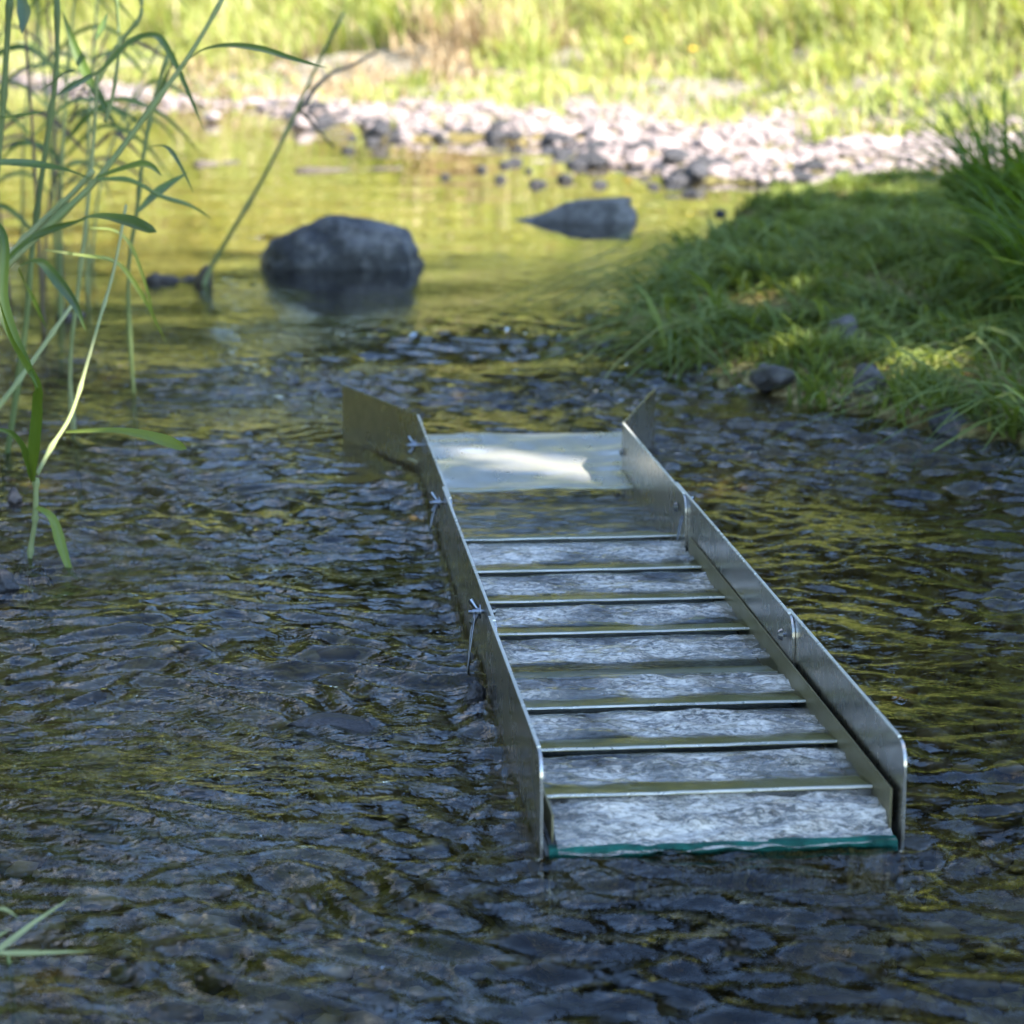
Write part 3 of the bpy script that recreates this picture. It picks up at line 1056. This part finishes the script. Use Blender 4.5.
# ------------------------------------------------------------------ reeds on the left
def bez(pts, n):
    """smooth curve through points (Catmull-Rom)"""
    P = [Vector(p) for p in pts]
    P = [P[0] * 2 - P[1]] + P + [P[-1] * 2 - P[-2]]
    out = []
    m = len(P) - 3
    for i in range(n):
        u = i / (n - 1) * m
        k = min(int(u), m - 1)
        t = u - k
        a, b, c, d = P[k:k + 4]
        out.append(.5 * ((2 * b) + (c - a) * t + (2 * a - 5 * b + 4 * c - d) * t * t + (3 * b - a - 3 * c + d) * t ** 3))
    return out


def set_tint(me, val, jitter=.12):
    a = me.attributes.new('tint', 'FLOAT', 'POINT')
    co = np.zeros(len(me.vertices) * 3, np.float32)
    me.vertices.foreach_get('co', co)
    co = co.reshape(-1, 3)
    v = val + jitter * np.sin(co[:, 0] * 40 + co[:, 2] * 23)
    a.data.foreach_set('value', np.clip(v, 0, 1).astype(np.float32))


def stem(root, pts, w0, w1, tint, mat='reed_stem', name='stem', nodes=True):
    c = bez(pts, 26)
    rad = []
    for i in range(26):
        r_ = w0 + (w1 - w0) * i / 25
        if nodes and i % 7 == 3: r_ *= 1.45
        rad.append(r_ / 2)
    bm = bmesh.new()
    tube(bm, [p - root.location for p in c], rad, 8)
    o = bm_obj(name, bm, M[mat], root, True)
    set_tint(o.data, tint)
    return o


def leaf(root, pts, w, tint, peak=.45, blunt=False, twist=.5, mat='reed_leaf'):
    """a blade with a centre fold, its flat side turned part-way towards the open water"""
    n = 22
    c = bez(pts, n)
    bm = bmesh.new()
    rows = []
    for i, p in enumerate(c):
        t = i / (n - 1)
        d = (c[min(i + 1, n - 1)] - c[max(i - 1, 0)]).normalized()
        prof = (t / peak) ** .7 if t < peak else ((1 - t) / (1 - peak)) ** (.35 if blunt else .8)
        ww = w * (.22 + .78 * prof) / 2 if t < peak else w * max(prof, .03) / 2
        view = Vector((.15 * math.sin(3 * t), -1, .35 + twist * math.sin(2.5 * t + 1)))
        s_ = d.cross(view)
        s_ = s_.normalized() if s_.length > 1e-4 else Vector((0, 0, 1))
        nrm = s_.cross(d).normalized()
        rows.append([bm.verts.new(p - root.location + s_ * ww * k + nrm * (abs(k) * ww * .35)) for k in (-1, -.5, 0, .5, 1)])
    for a, b in zip(rows[:-1], rows[1:]):
        for i in range(4): bm.faces.new((a[i], a[i + 1], b[i + 1], b[i]))
    o = bm_obj('leaf', bm, M[mat], root, True)
    set_tint(o.data, tint)
    return o


def line(pix, Y0, Y1=None):
    """photo positions at a distance that runs from Y0 to Y1"""
    Y1 = Y0 if Y1 is None else Y1
    n = len(pix)
    return [at(u, v, Y0 + (Y1 - Y0) * i / max(n - 1, 1)) for i, (u, v) in enumerate(pix)]


PX = lambda px_, Y: px_ * Y / F_PX

# the young reed standing in the water
Y = 2.52
r1 = empty('reed', ground(30, 566)); r1.location.z = -.03
tag(r1, 'young green reed standing in the water near the left edge, with a bent drooping leaf', 'reed')
stem(r1, [Vector(ground(30, 566)) + Vector((0, 0, -.09))] + line([(30, 562), (35, 520), (36, 478)], Y), PX(5, Y), PX(6, Y), .75)
leaf(r1, line([(34, 484), (34, 456), (38, 407), (36, 383), (23, 360), (10, 335), (-4, 290)], Y, Y - .18), PX(13, Y), .5, .2)
leaf(r1, line([(33, 482), (27, 462), (20, 444), (8, 432), (-14, 428)], Y, Y - .1), PX(10, Y), .35, .4)
stem(r1, line([(37, 474), (52, 446), (68, 421), (78, 395), (88, 360), (100, 318), (110, 285), (118, 250), (126, 205)], Y, Y + .35), PX(5, Y), PX(3, Y), .85)
leaf(r1, line([(34, 506), (52, 518), (61, 545), (70, 570), (80, 582)], Y, Y - .06), PX(11, Y), .85, .45)
leaf(r1, line([(66, 432), (100, 431), (125, 432), (150, 437), (170, 443), (187, 449)], Y + .05, Y - .2), PX(13, Y), .8, .72, True)
bm = bmesh.new()
for k in range(7):
    a = random.uniform(0, 6.28)
    b0 = Vector((random.uniform(-.012, .006), 0, .02))
    tube(bm, [b0, b0 + Vector((.015 * math.cos(a), .01 * math.sin(a), .012)), b0 + Vector((.028 * math.cos(a), .02 * math.sin(a), -.012))], [.003, .002, .001], 6)
o = bm_obj('root', bm, M['dead_stem'], r1, True); set_tint(o.data, .1)

# the tall reed leaning in from the left edge
Y = 2.95
r2 = empty('reed', (-.78, 3.02, .0))
tag(r2, 'tall reed leaning right from the left edge, its longest leaf arching over the far shore', 'reed')
stem(r2, [Vector((-.80, 3.05, -.1))] + line([(-60, 330), (0, 272), (30, 243), (60, 215), (95, 182), (130, 137), (160, 96), (185, 62), (205, 30), (226, -8)], Y, Y + .1), PX(9, Y), PX(4, Y), .7)
stem(r2, line([(-40, 306), (0, 266), (40, 224), (70, 196), (94, 170)], Y + .03, Y + .06), PX(9, Y), PX(5, Y), .9)
leaf(r2, line([(178, 71), (200, 52), (228, 46), (262, 50), (296, 60), (327, 68)], Y + .05, Y - .2), PX(9, Y), .35, .55)
leaf(r2, line([(97, 182), (70, 172), (40, 166), (0, 163), (-40, 168)], Y, Y - .25), PX(12, Y), .2, .5)
leaf(r2, line([(97, 180), (130, 182), (160, 197), (190, 206), (212, 219)], Y, Y + .25), PX(12, Y), .3, .25)
leaf(r2, line([(96, 178), (120, 170), (140, 165), (152, 167), (162, 176)], Y, Y - .1), PX(11, Y), .3, .5)
leaf(r2, line([(137, 213), (160, 191), (188, 172)], Y + .1, Y + .2), PX(11, Y), .4, .5)
leaf(r2, line([(148, 147), (166, 147), (180, 165), (194, 194)], Y + .1, Y - .05), PX(5, Y), .3, .5)
leaf(r2, line([(70, 224), (95, 217), (125, 221), (157, 232)], Y - .05, Y - .3), PX(14, Y), .4, .7, True)
leaf(r2, line([(-8, 276), (24, 246), (50, 231), (86, 219)], Y, Y - .12), PX(13, Y), .15, .5)
leaf(r2, line([(20, 266), (40, 262), (60, 285), (75, 305), (86, 331)], Y - .1, Y - .3), PX(12, Y), .1, .5)
leaf(r2, line([(90, 228), (115, 231), (130, 245), (140, 268), (150, 300), (156, 332)], Y, Y + .1), PX(5, Y), .9, .4)
leaf(r2, line([(45, 250), (85, 256), (110, 260), (126, 272), (146, 302), (156, 322), (166, 342)], Y, Y + .15), PX(6, Y), .95, .5)
leaf(r2, line([(18, 268), (25, 285), (36, 305), (47, 330)], Y, Y + .1), PX(6, Y), .3, .5)

# the bent-leaved reed behind it
Y = 3.25
r3 = empty('reed', (-.60, 3.3, .0))
tag(r3, 'pale slender reed with a sharply folded leaf, right of the dark upright stems', 'reed')
stem(r3, [Vector((-.58, 3.3, -.1))] + line([(70, 380), (78, 290), (85, 230), (91, 170), (95, 120), (97, 75)], Y), PX(5, Y), PX(3, Y), .85)
leaf(r3, line([(86, 80), (105, 68), (130, 43), (154, 36), (166, 47), (182, 78), (194, 106), (204, 130)], Y, Y - .2), PX(10, Y), .25, .3)
leaf(r3, line([(107, 109), (97, 94), (85, 72), (72, 40), (62, 10)], Y, Y + .1), PX(11, Y), .12, .6)
leaf(r3, line([(95, 75), (75, 85), (55, 97)], Y, Y - .1), PX(9, Y), .15, .5)
stem(r3, line([(105, 122), (112, 98), (117, 68), (119, 40), (116, -6)], Y), PX(4, Y), PX(3, Y), .6)
stem(r3, line([(92, 92), (108, 62), (122, 40), (140, 17), (141, -6)], Y + .1), PX(5, Y), PX(4, Y), .55)
leaf(r3, line([(96, 40), (102, 28), (108, 12)], Y, Y + .1), PX(7, Y), .3, .5)

Y = 3.1
r4 = empty('reed', (-.66, 3.12, .0))
tag(r4, 'dark green upright reed stem, second from the left edge', 'reed')
stem(r4, [Vector((-.66, 3.12, -.1))] + line([(24, 340), (32, 250), (38, 205), (44, 160), (53, 100), (57, 60), (57, -6)], Y), PX(6, Y), PX(5, Y), .1)
leaf(r4, line([(40, 92), (54, 82), (66, 73), (76, 71)], Y, Y - .1), PX(9, Y), .2, .5)
leaf(r4, line([(54, 98), (75, 84), (95, 72)], Y, Y - .15), PX(8, Y), .2, .5)
Y = 3.0
r5 = empty('reed', (-.70, 3.02, .0))
tag(r5, 'dark green upright reed stem hugging the left edge', 'reed')
stem(r5, [Vector((-.72, 3.02, -.1))] + line([(-18, 300), (-6, 200), (2, 118), (6, 60), (10, -6)], Y), PX(6, Y), PX(6, Y), .1)
leaf(r5, line([(0, 118), (20, 116), (46, 111)], Y, Y - .1), PX(6, Y), .45, .5)
leaf(r5, line([(20, -8), (24, 14), (22, 34)], Y, Y - .1), PX(14, Y), .15, .5)
leaf(r5, line([(-12, 215), (4, 240), (2, 300), (14, 338), (28, 364), (38, 388)], Y - .5, Y - .6), PX(14, Y - .5), .2, .45)

Y = 3.6
r6 = empty('reed', (-.5, 3.65, .0))
tag(r6, 'thin grey green reed with a narrow hooked leaf, rightmost of the reed clump', 'reed')
stem(r6, [Vector((-.55, 3.62, -.1))] + line([(128, 290), (137, 210), (142, 165), (149, 125), (157, 90), (168, 55)], Y), PX(4, Y), PX(4, Y), .35)
leaf(r6, line([(149, 122), (160, 92), (172, 62), (176, 44)], Y), PX(4, Y), .3, .3)

r7 = empty('reed', (-.84, 2.75, .0))
tag(r7, 'bare straw coloured reed stalk slanting up from the left edge', 'dead reed')
stem(r7, line([(-60, 480), (0, 405), (30, 365), (60, 322), (76, 300)], 2.7, 2.9), PX(6, 2.8), PX(4, 2.8), 1.0)

# further reeds behind, out of focus, each its own thing but alike
bg = []
rr = random.Random(17)
for k in range(12):
    Yk = rr.uniform(4.2, 6.5)
    ub = rr.uniform(-30, 95)
    base = Vector(ground(ub, 512 + 0, 0)); base = Vector(((ub - 512) / F_PX * Yk * 1.02, Yk, 0.0))
    o = empty('reed', base)
    tag(o, 'blurred thin brown green reed in the clump behind the left hand reeds', 'reed', 'far reeds behind the left clump')
    h = rr.uniform(.45, .75); lx = rr.uniform(-.15, .28)
    p = [base + Vector((0, 0, -.1)), base + Vector((lx * .2, 0, h * .35)), base + Vector((lx * .55, .02, h * .7)), base + Vector((lx, .03, h))]
    stem(o, p, .007, .004, rr.uniform(.2, .9), 'reed_stem' if k % 3 else 'dead_stem')
    for q in range(4):
        f0 = rr.uniform(.25, .95)
        b0 = bez(p, 20)[int(f0 * 19)]
        sg = rr.choice((-1, 1)); L = rr.uniform(.10, .24)
        leaf(o, [b0, b0 + Vector((sg * L * .4, rr.uniform(-.05, .05), L * .35)), b0 + Vector((sg * L * .8, rr.uniform(-.1, .1), L * .25)), b0 + Vector((sg * L * 1.1, rr.uniform(-.1, .1), -L * .1))], rr.uniform(.008, .015), rr.uniform(.0, .5), mat='reed_leaf' if k % 4 else 'dead_stem')

# pale dead blades at the lower left corner
r8 = empty('reed', ground(-12, 990))
tag(r8, 'pale dead grass blades sticking out of the water at the lower left corner', 'dead grass')
Y = 1.42
leaf(r8, line([(-20, 962), (0, 949), (35, 922), (72, 897)], Y, Y + .06), PX(7, Y), 1.0, .4, mat='reed_stem')
leaf(r8, line([(-20, 952), (0, 953), (30, 953), (62, 952), (90, 951)], Y, Y), PX(6, Y), .95, .45, mat='reed_stem')
stem(r8, line([(8, 955), (11, 975), (14, 1004), (12, 1040)], Y), PX(4, Y), PX(4, Y), .5, nodes=False)
leaf(r8, line([(-20, 1030), (0, 1012), (12, 1002)], Y), PX(8, Y), 1.0, .5, mat='reed_stem')
leaf(r8, line([(9, 1008), (20, 1018), (36, 1034)], Y), PX(7, Y), .9, .4, mat='reed_stem')
leaf(r8, line([(-12, 912), (4, 909), (19, 918)], Y), PX(4, Y), .9, .5, mat='reed_stem')
leaf(r8, line([(-10, 942), (0, 935), (10, 929)], Y), PX(4, Y), .9, .5, mat='reed_stem')

# leaning dead stalk with its dark stump, and the driftwood
Y = 5.0
ds = empty('dead_stalk', ground(205, 286))
tag(ds, 'long dead stalk leaning right out of the water, left of the big boulder', 'dead stalk')
stem(ds, [Vector(ground(205, 290)) + Vector((0, 0, -.05))] + line([(205, 282), (228, 238), (252, 198), (270, 165), (292, 120), (315, 70), (344, 12)], Y, Y - .2), PX(5, Y), PX(3, Y), .6, 'reed_stem')
stem(ds, line([(298, 112), (325, 78), (352, 65), (375, 53)], Y - .1, Y + .2), PX(5, Y), PX(3, Y), .6, 'dead_stem', 'twig', False)
stem(ds, line([(300, 110), (316, 128), (334, 148)], Y - .1, Y - .1), PX(4, Y), PX(2, Y), .5, 'dead_stem', 'twig', False)
bm = bmesh.new()
g0 = Vector(ground(205, 286)) - ds.location
tube(bm, [g0 + Vector((-.012, 0, -.06)), g0 + Vector((-.004, 0, .01)), g0 + Vector((.004, 0, .03)), g0 + Vector((.007, 0, .042))], [.024, .019, .013, .005], 10)
o = bm_obj('stump', bm, M['dead_stem'], ds, True); set_tint(o.data, .05)


def stick(u0, u1, v, r0, label, name='floating_stick'):
    a, b = Vector(ground(u0, v)), Vector(ground(u1, v - 3))
    bm = bmesh.new()
    pts = [a.lerp(b, i / 9) + Vector((0, .006 * math.sin(i * 1.3), .004 + .004 * math.sin(i * .9))) - a for i in range(10)]
    tube(bm, pts, [r0 * (1 - .06 * i + .2 * math.sin(i * 2.1)) for i in range(10)], 8)
    o = bm_obj(name, bm, M['driftwood'], None, True)
    o.location = a
    return tag(o, label, 'stick')


stick(296, 402, 173, .011, 'long thin stick floating in the pool beyond the big boulder')
stick(196, 238, 167, .016, 'short thick stick floating in the pool behind the reeds')
stick(150, 203, 285, .016, 'dark half sunken stick lying against the foot of the leaning dead stalk')
stick(62, 84, 322, .014, 'dark stub of wood standing in the water under the reed leaves')

# yellow flowers in the far grass
for i, (u, v, yy) in enumerate([(692, 50, 11.2), (628, 41, 12.4)]):
    top = at(u, v, yy)
    gz = float(terrain_z(np.array([top.x]), np.array([top.y]))[0])
    o = empty('flower', (top.x, top.y, gz))
    tag(o, ['yellow flower in the far bank grass, right of the other yellow flower', 'yellow flower in the far bank grass, left of the other yellow flower'][i], 'flower')
    h = max(top.z - gz, .05)
    stem(o, [Vector((top.x, top.y, gz - .02)), Vector((top.x + .01, top.y, gz + h * .5)), Vector((top.x, top.y, gz + h))], .006, .004, .4, nodes=False)
    bm = bmesh.new()
    for k in range(16):
        a = k * 6.283 / 16
        p0 = Vector((0, 0, h)); L = .026
        e = p0 + Vector((L * math.cos(a), L * math.sin(a), .006))
        s_ = Vector((-math.sin(a), math.cos(a), 0)) * .006
        bm.faces.new([bm.verts.new(q_) for q_ in (p0, e - s_ - Vector((0, 0, .002)), e + Vector((.004 * math.cos(a), .004 * math.sin(a), 0)), e + s_)])
    bmesh.ops.create_icosphere(bm, subdivisions=2, radius=.012, matrix=Matrix.Translation((0, 0, h + .002)))
    bm_obj('flower_head', bm, M['flower'], o)

# ------------------------------------------------------------------ light
SUN_V = Vector((.74, -.50, .90)).normalized()
SUN_EL = math.asin(SUN_V.z)
SUN_AZ = math.atan2(SUN_V.x, SUN_V.y)


# ------------------------------------------------------------------ trees
def crown_mesh(name, centre_list, n, size, seed, prune=None, origin=(0, 0, 0)):
    r = np.random.default_rng(seed)
    C, Nn = [], []
    wts = np.array([c[3] * c[3] * c[4] for c in centre_list]); wts = wts / wts.sum()
    pick = r.choice(len(centre_list), n, p=wts)
    dirs = r.normal(0, 1, (n, 3)); dirs /= np.linalg.norm(dirs, axis=1)[:, None]
    rad = r.uniform(.25, 1, n) ** .45
    cl = np.array(centre_list)[pick]
    P = cl[:, :3] + dirs * rad[:, None] * cl[:, [3, 3, 4]]
    if prune is not None:
        k = prune(P + np.array(origin)); P, dirs = P[k], dirs[k]
    n = len(P)
    nrm = dirs * .5 + r.normal(0, .6, (n, 3)) + np.array([0, 0, .5])
    nrm /= np.linalg.norm(nrm, axis=1)[:, None]
    a = np.cross(nrm, r.normal(0, 1, (n, 3))); a /= np.linalg.norm(a, axis=1)[:, None]
    b = np.cross(nrm, a)
    s = size * r.uniform(.55, 1.3, n)[:, None]
    # pointed leaf clusters: two narrow leaves each
    V = np.stack([P - a * s, P + b * s * .38 + nrm * s * .1, P + a * s, P - b * s * .38 + nrm * s * .1], 1)
    q = np.arange(n * 4).reshape(n, 4)
    t = np.repeat(np.clip(r.normal(.5, .25, n), 0, 1), 4)
    return np_mesh(name, V.reshape(-1, 3), q, {'tint': t})


def tree(loc, h, blobs, n, size, seed, label, group=None, prune=None, trunk_r=.12, mat='crown'):
    root = empty('tree', loc)
    tag(root, label, 'tree', group)
    rr = random.Random(seed)
    bm = bmesh.new()
    tube(bm, [(0, 0, -.3), (.03, 0, h * .2), (rr.uniform(-.1, .1), rr.uniform(-.1, .1), h * .5), (rr.uniform(-.2, .2), rr.uniform(-.2, .2), h * .85)], [trunk_r * 1.3, trunk_r, trunk_r * .7, trunk_r * .2], 10)
    for b_ in blobs[:9]:
        z0 = h * rr.uniform(.25, .55)
        tube(bm, [(0, 0, z0), (b_[0] * .5, b_[1] * .5, (z0 + b_[2]) / 2 + .1), (b_[0], b_[1], b_[2])], [trunk_r * .45, trunk_r * .3, trunk_r * .1], 6)
    bm_obj('trunk', bm, M['bark'], root, True)
    link_mesh('crown', crown_mesh('crown', blobs, n, size, seed, prune, loc), M[mat], root)
    return root


def blobs_for(h, spread, k, seed, low=.3):
    rr = random.Random(seed)
    out = []
    for i in range(k):
        z = h * rr.uniform(low, .95)
        m = spread * math.sin(math.pi * min(1, .18 + .8 * z / h)) ** .7
        a = rr.uniform(0, 6.28); d = m * math.sqrt(rr.uniform(0.05, 1))
        s_ = spread * rr.uniform(.28, .5)
        out.append((d * math.cos(a), d * math.sin(a), z, s_, s_ * rr.uniform(.6, .9)))
    return out


# tall trees on the right bank: out of frame, they throw the shade over the near water
def shade_prune(P):
    k = P[:, 2] / SUN_V.z
    sx_, sy_ = P[:, 0] - SUN_V.x * k, P[:, 1] - SUN_V.y * k
    lim = 6.75 + .25 * sample(LUMP, 20, sx_ * 3, sy_ * 3) + .25 * np.clip(sx_, -2, 2)
    gap = (sample(LUMP, 20, sx_ * 4 + 2, sy_ * 4) > .5) & (sx_ < -.5) & (sx_ > -1.6) & (sy_ < 3.8) & (sy_ > 2.3)
    gap |= (sample(LUMP, 20, sx_ * 6 + 4, sy_ * 6 + 1) > .6) & (sx_ > .3 - .12 * (sy_ - 4)) & (sy_ > 3.5)  # openings added in the crowns for dappled sun on reeds and bank
    s__, t__ = box_st(sx_, sy_)   # hole cut in the leaves to put a sun patch on the entry plate
    hole = ((s__ - 1.49) / .20) ** 2 + ((t__ - .14) / .165) ** 2 < 1
    return (sy_ < lim) & ~gap & ~hole & (P[:, 2] > 1.5)


for i, (x, y, h, sp, nb, label) in enumerate([
        (4.3, 3.3, 6.6, 2.3, 16, 'broad leafy tree on the right bank shading the water, nearest the far shore'),
        (3.9, .6, 6.4, 2.3, 16, 'broad leafy tree on the right bank beside the tail of the sluice box'),
        (6.8, 2.0, 7.5, 2.4, 16, 'taller leafy tree set back on the right bank behind the two shading the water'),
        (4.2, -2.0, 6.4, 2.2, 14, 'leafy tree on the right bank furthest downstream')]):
    z = float(terrain_z(np.array([x]), np.array([y]))[0])
    tree((x, y, z), h, blobs_for(h, sp, nb, 300 + i, .42), 7500, .13, 310 + i, label, None, shade_prune, .16, 'canopy')

# trees behind the far bank: seen mirrored in the stream
for i, (x, y, h, sp) in enumerate([(-13, 24, 14, 3.8), (-9.5, 26, 15, 3.6), (-6.2, 27, 13, 3.4), (-3.6, 29, 10, 3.0), (-1.0, 28, 9, 2.6), (1.2, 27, 11, 2.8), (3.6, 25, 16, 3.4), (7.0, 25, 18.0, 4.0), (11, 26, 18.0, 4.2), (5.0, 30, 19, 4.0), (15, 24, 16, 4.2)]):
    z = float(terrain_z(np.array([x]), np.array([y]))[0])
    tree((x, y, z - .1), h, blobs_for(h, sp, 30, 400 + i, .10), 8500, .26, 420 + i, 'leafy green tree in the belt of trees behind the far bank', 'trees behind the far bank', None, .16)

for i, (x, y, h) in enumerate([(-9.5, 22, 3.6), (-7, 22.5, 3.2), (-4.8, 23, 3.4), (-2.9, 22.5, 2.8), (-1.1, 23, 3.2), (.7, 22.5, 2.9), (2.5, 22, 3.4), (4.6, 21.5, 3.6), (7, 21, 3.8)]):
    z = float(terrain_z(np.array([x]), np.array([y]))[0])
    rr = random.Random(600 + i)
    o = link_mesh('shrub', crown_mesh('shrub', [(rr.uniform(-1, 1), rr.uniform(-.5, .5), rr.uniform(.2, .8) * h, rr.uniform(.6, .9), rr.uniform(.5, .8)) for _ in range(12)], 3000, .12, 620 + i), M['shrub'])
    o.location = (x, y, z - .2)
    tag(o, 'leafy green shrub in the hedge at the top of the far bank', 'shrub', 'shrubs at the top of the far bank')

# trees on the left bank, out of frame: dark in the box's outer side and in the ripples
for i, (x, y, h, sp) in enumerate([(-3.6, 1.0, 5.5, 1.7), (-4.4, 4.0, 6.5, 1.9), (-5.2, 7.4, 6.5, 2.0), (-6.6, 11.2, 7.5, 2.2), (-4.0, -2.0, 6.0, 1.9)]):
    z = float(terrain_z(np.array([x]), np.array([y]))[0])
    tree((x, y, z - .1), h, blobs_for(h, sp, 16, 500 + i, .06), 4500, .15, 520 + i, 'leafy tree in the row along the left bank', 'trees along the left bank', None, .12, 'canopy')

# ------------------------------------------------------------------ world, sun, camera
w = bpy.data.worlds.new('World')
scene.world = w
w.use_nodes = True
nt = w.node_tree
nt.nodes.clear()
sky = nt.nodes.new('ShaderNodeTexSky')
sky.sky_type = 'NISHITA'
sky.sun_disc = False
sky.sun_elevation = SUN_EL
sky.sun_rotation = SUN_AZ
sky.air_density = 1.0
sky.dust_density = .1
sky.ozone_density = 3.5
sky.altitude = 0
bgn = nt.nodes.new('ShaderNodeBackground')
bgn.inputs['Strength'].default_value = .15
wo = nt.nodes.new('ShaderNodeOutputWorld')
# broken white cloud high up, so that steep ripples catch white as well as blue
wtc = nt.nodes.new('ShaderNodeTexCoord')
wsep = nt.nodes.new('ShaderNodeSeparateXYZ')
nt.links.new(wtc.outputs['Generated'], wsep.inputs[0])
wadd = nt.nodes.new('ShaderNodeMath'); wadd.operation = 'ADD'; wadd.inputs[1].default_value = .25
nt.links.new(wsep.outputs['Z'], wadd.inputs[0])
wdiv = nt.nodes.new('ShaderNodeVectorMath'); wdiv.operation = 'DIVIDE'
wcmb = nt.nodes.new('ShaderNodeCombineXYZ')
for q_ in range(3): nt.links.new(wadd.outputs[0], wcmb.inputs[q_])
nt.links.new(wtc.outputs['Generated'], wdiv.inputs[0])
nt.links.new(wcmb.outputs[0], wdiv.inputs[1])
wno = nt.nodes.new('ShaderNodeTexNoise')
wno.inputs['Scale'].default_value = 3.2; wno.inputs['Detail'].default_value = 6; wno.inputs['Roughness'].default_value = .55
nt.links.new(wdiv.outputs[0], wno.inputs['Vector'])
wra = nt.nodes.new('ShaderNodeValToRGB')
wra.color_ramp.elements[0].position = .56; wra.color_ramp.elements[0].color = (0, 0, 0, 1)
wra.color_ramp.elements[1].position = .66; wra.color_ramp.elements[1].color = (1, 1, 1, 1)
nt.links.new(wno.outputs['Fac'], wra.inputs['Fac'])
whi = nt.nodes.new('ShaderNodeMapRange')
whi.inputs['From Min'].default_value = .42; whi.inputs['From Max'].default_value = .65
nt.links.new(wsep.outputs['Z'], whi.inputs['Value'])
wmu = nt.nodes.new('ShaderNodeMath'); wmu.operation = 'MULTIPLY'
nt.links.new(wra.outputs['Color'], wmu.inputs[0]); nt.links.new(whi.outputs[0], wmu.inputs[1])
wmx = nt.nodes.new('ShaderNodeMix'); wmx.data_type = 'RGBA'
nt.links.new(wmu.outputs[0], wmx.inputs[0])
nt.links.new(sky.outputs[0], wmx.inputs[6])
wmx.inputs[7].default_value = (6.0, 5.7, 5.3, 1)
nt.links.new(wmx.outputs[2], bgn.inputs['Color'])
nt.links.new(bgn.outputs[0], wo.inputs['Surface'])

ld = bpy.data.lights.new('sun', 'SUN')
ld.energy = 4.6
ld.angle = math.radians(.53)
ld.color = (1, .95, .87)
lo = bpy.data.objects.new('sun', ld)
lo.rotation_euler = (-SUN_V).to_track_quat('-Z', 'Y').to_euler()
lo.location = (6, -3, 9)
COL.objects.link(lo)

cd = bpy.data.cameras.new('camera')
cd.sensor_width = 36
cd.sensor_fit = 'HORIZONTAL'
cd.lens = F_PX / 1024 * 36
cd.clip_start = .05
cd.clip_end = 500
cd.dof.use_dof = True
cd.dof.focus_distance = 2.1
cd.dof.aperture_fstop = 9.5
cam = bpy.data.objects.new('camera', cd)
cam.location = (0, 0, CAM_H)
cam.rotation_euler = (math.pi / 2 - PITCH, 0, 0)
COL.objects.link(cam)
scene.camera = cam

scene.view_settings.view_transform = 'Standard'
scene.view_settings.look = 'None'
scene.view_settings.exposure = 2.4
scene.view_settings.gamma = 1
scene.cycles.use_denoising = True
scene.cycles.max_bounces = 10
scene.cycles.transparent_max_bounces = 12
scene.cycles.sample_clamp_indirect = 8
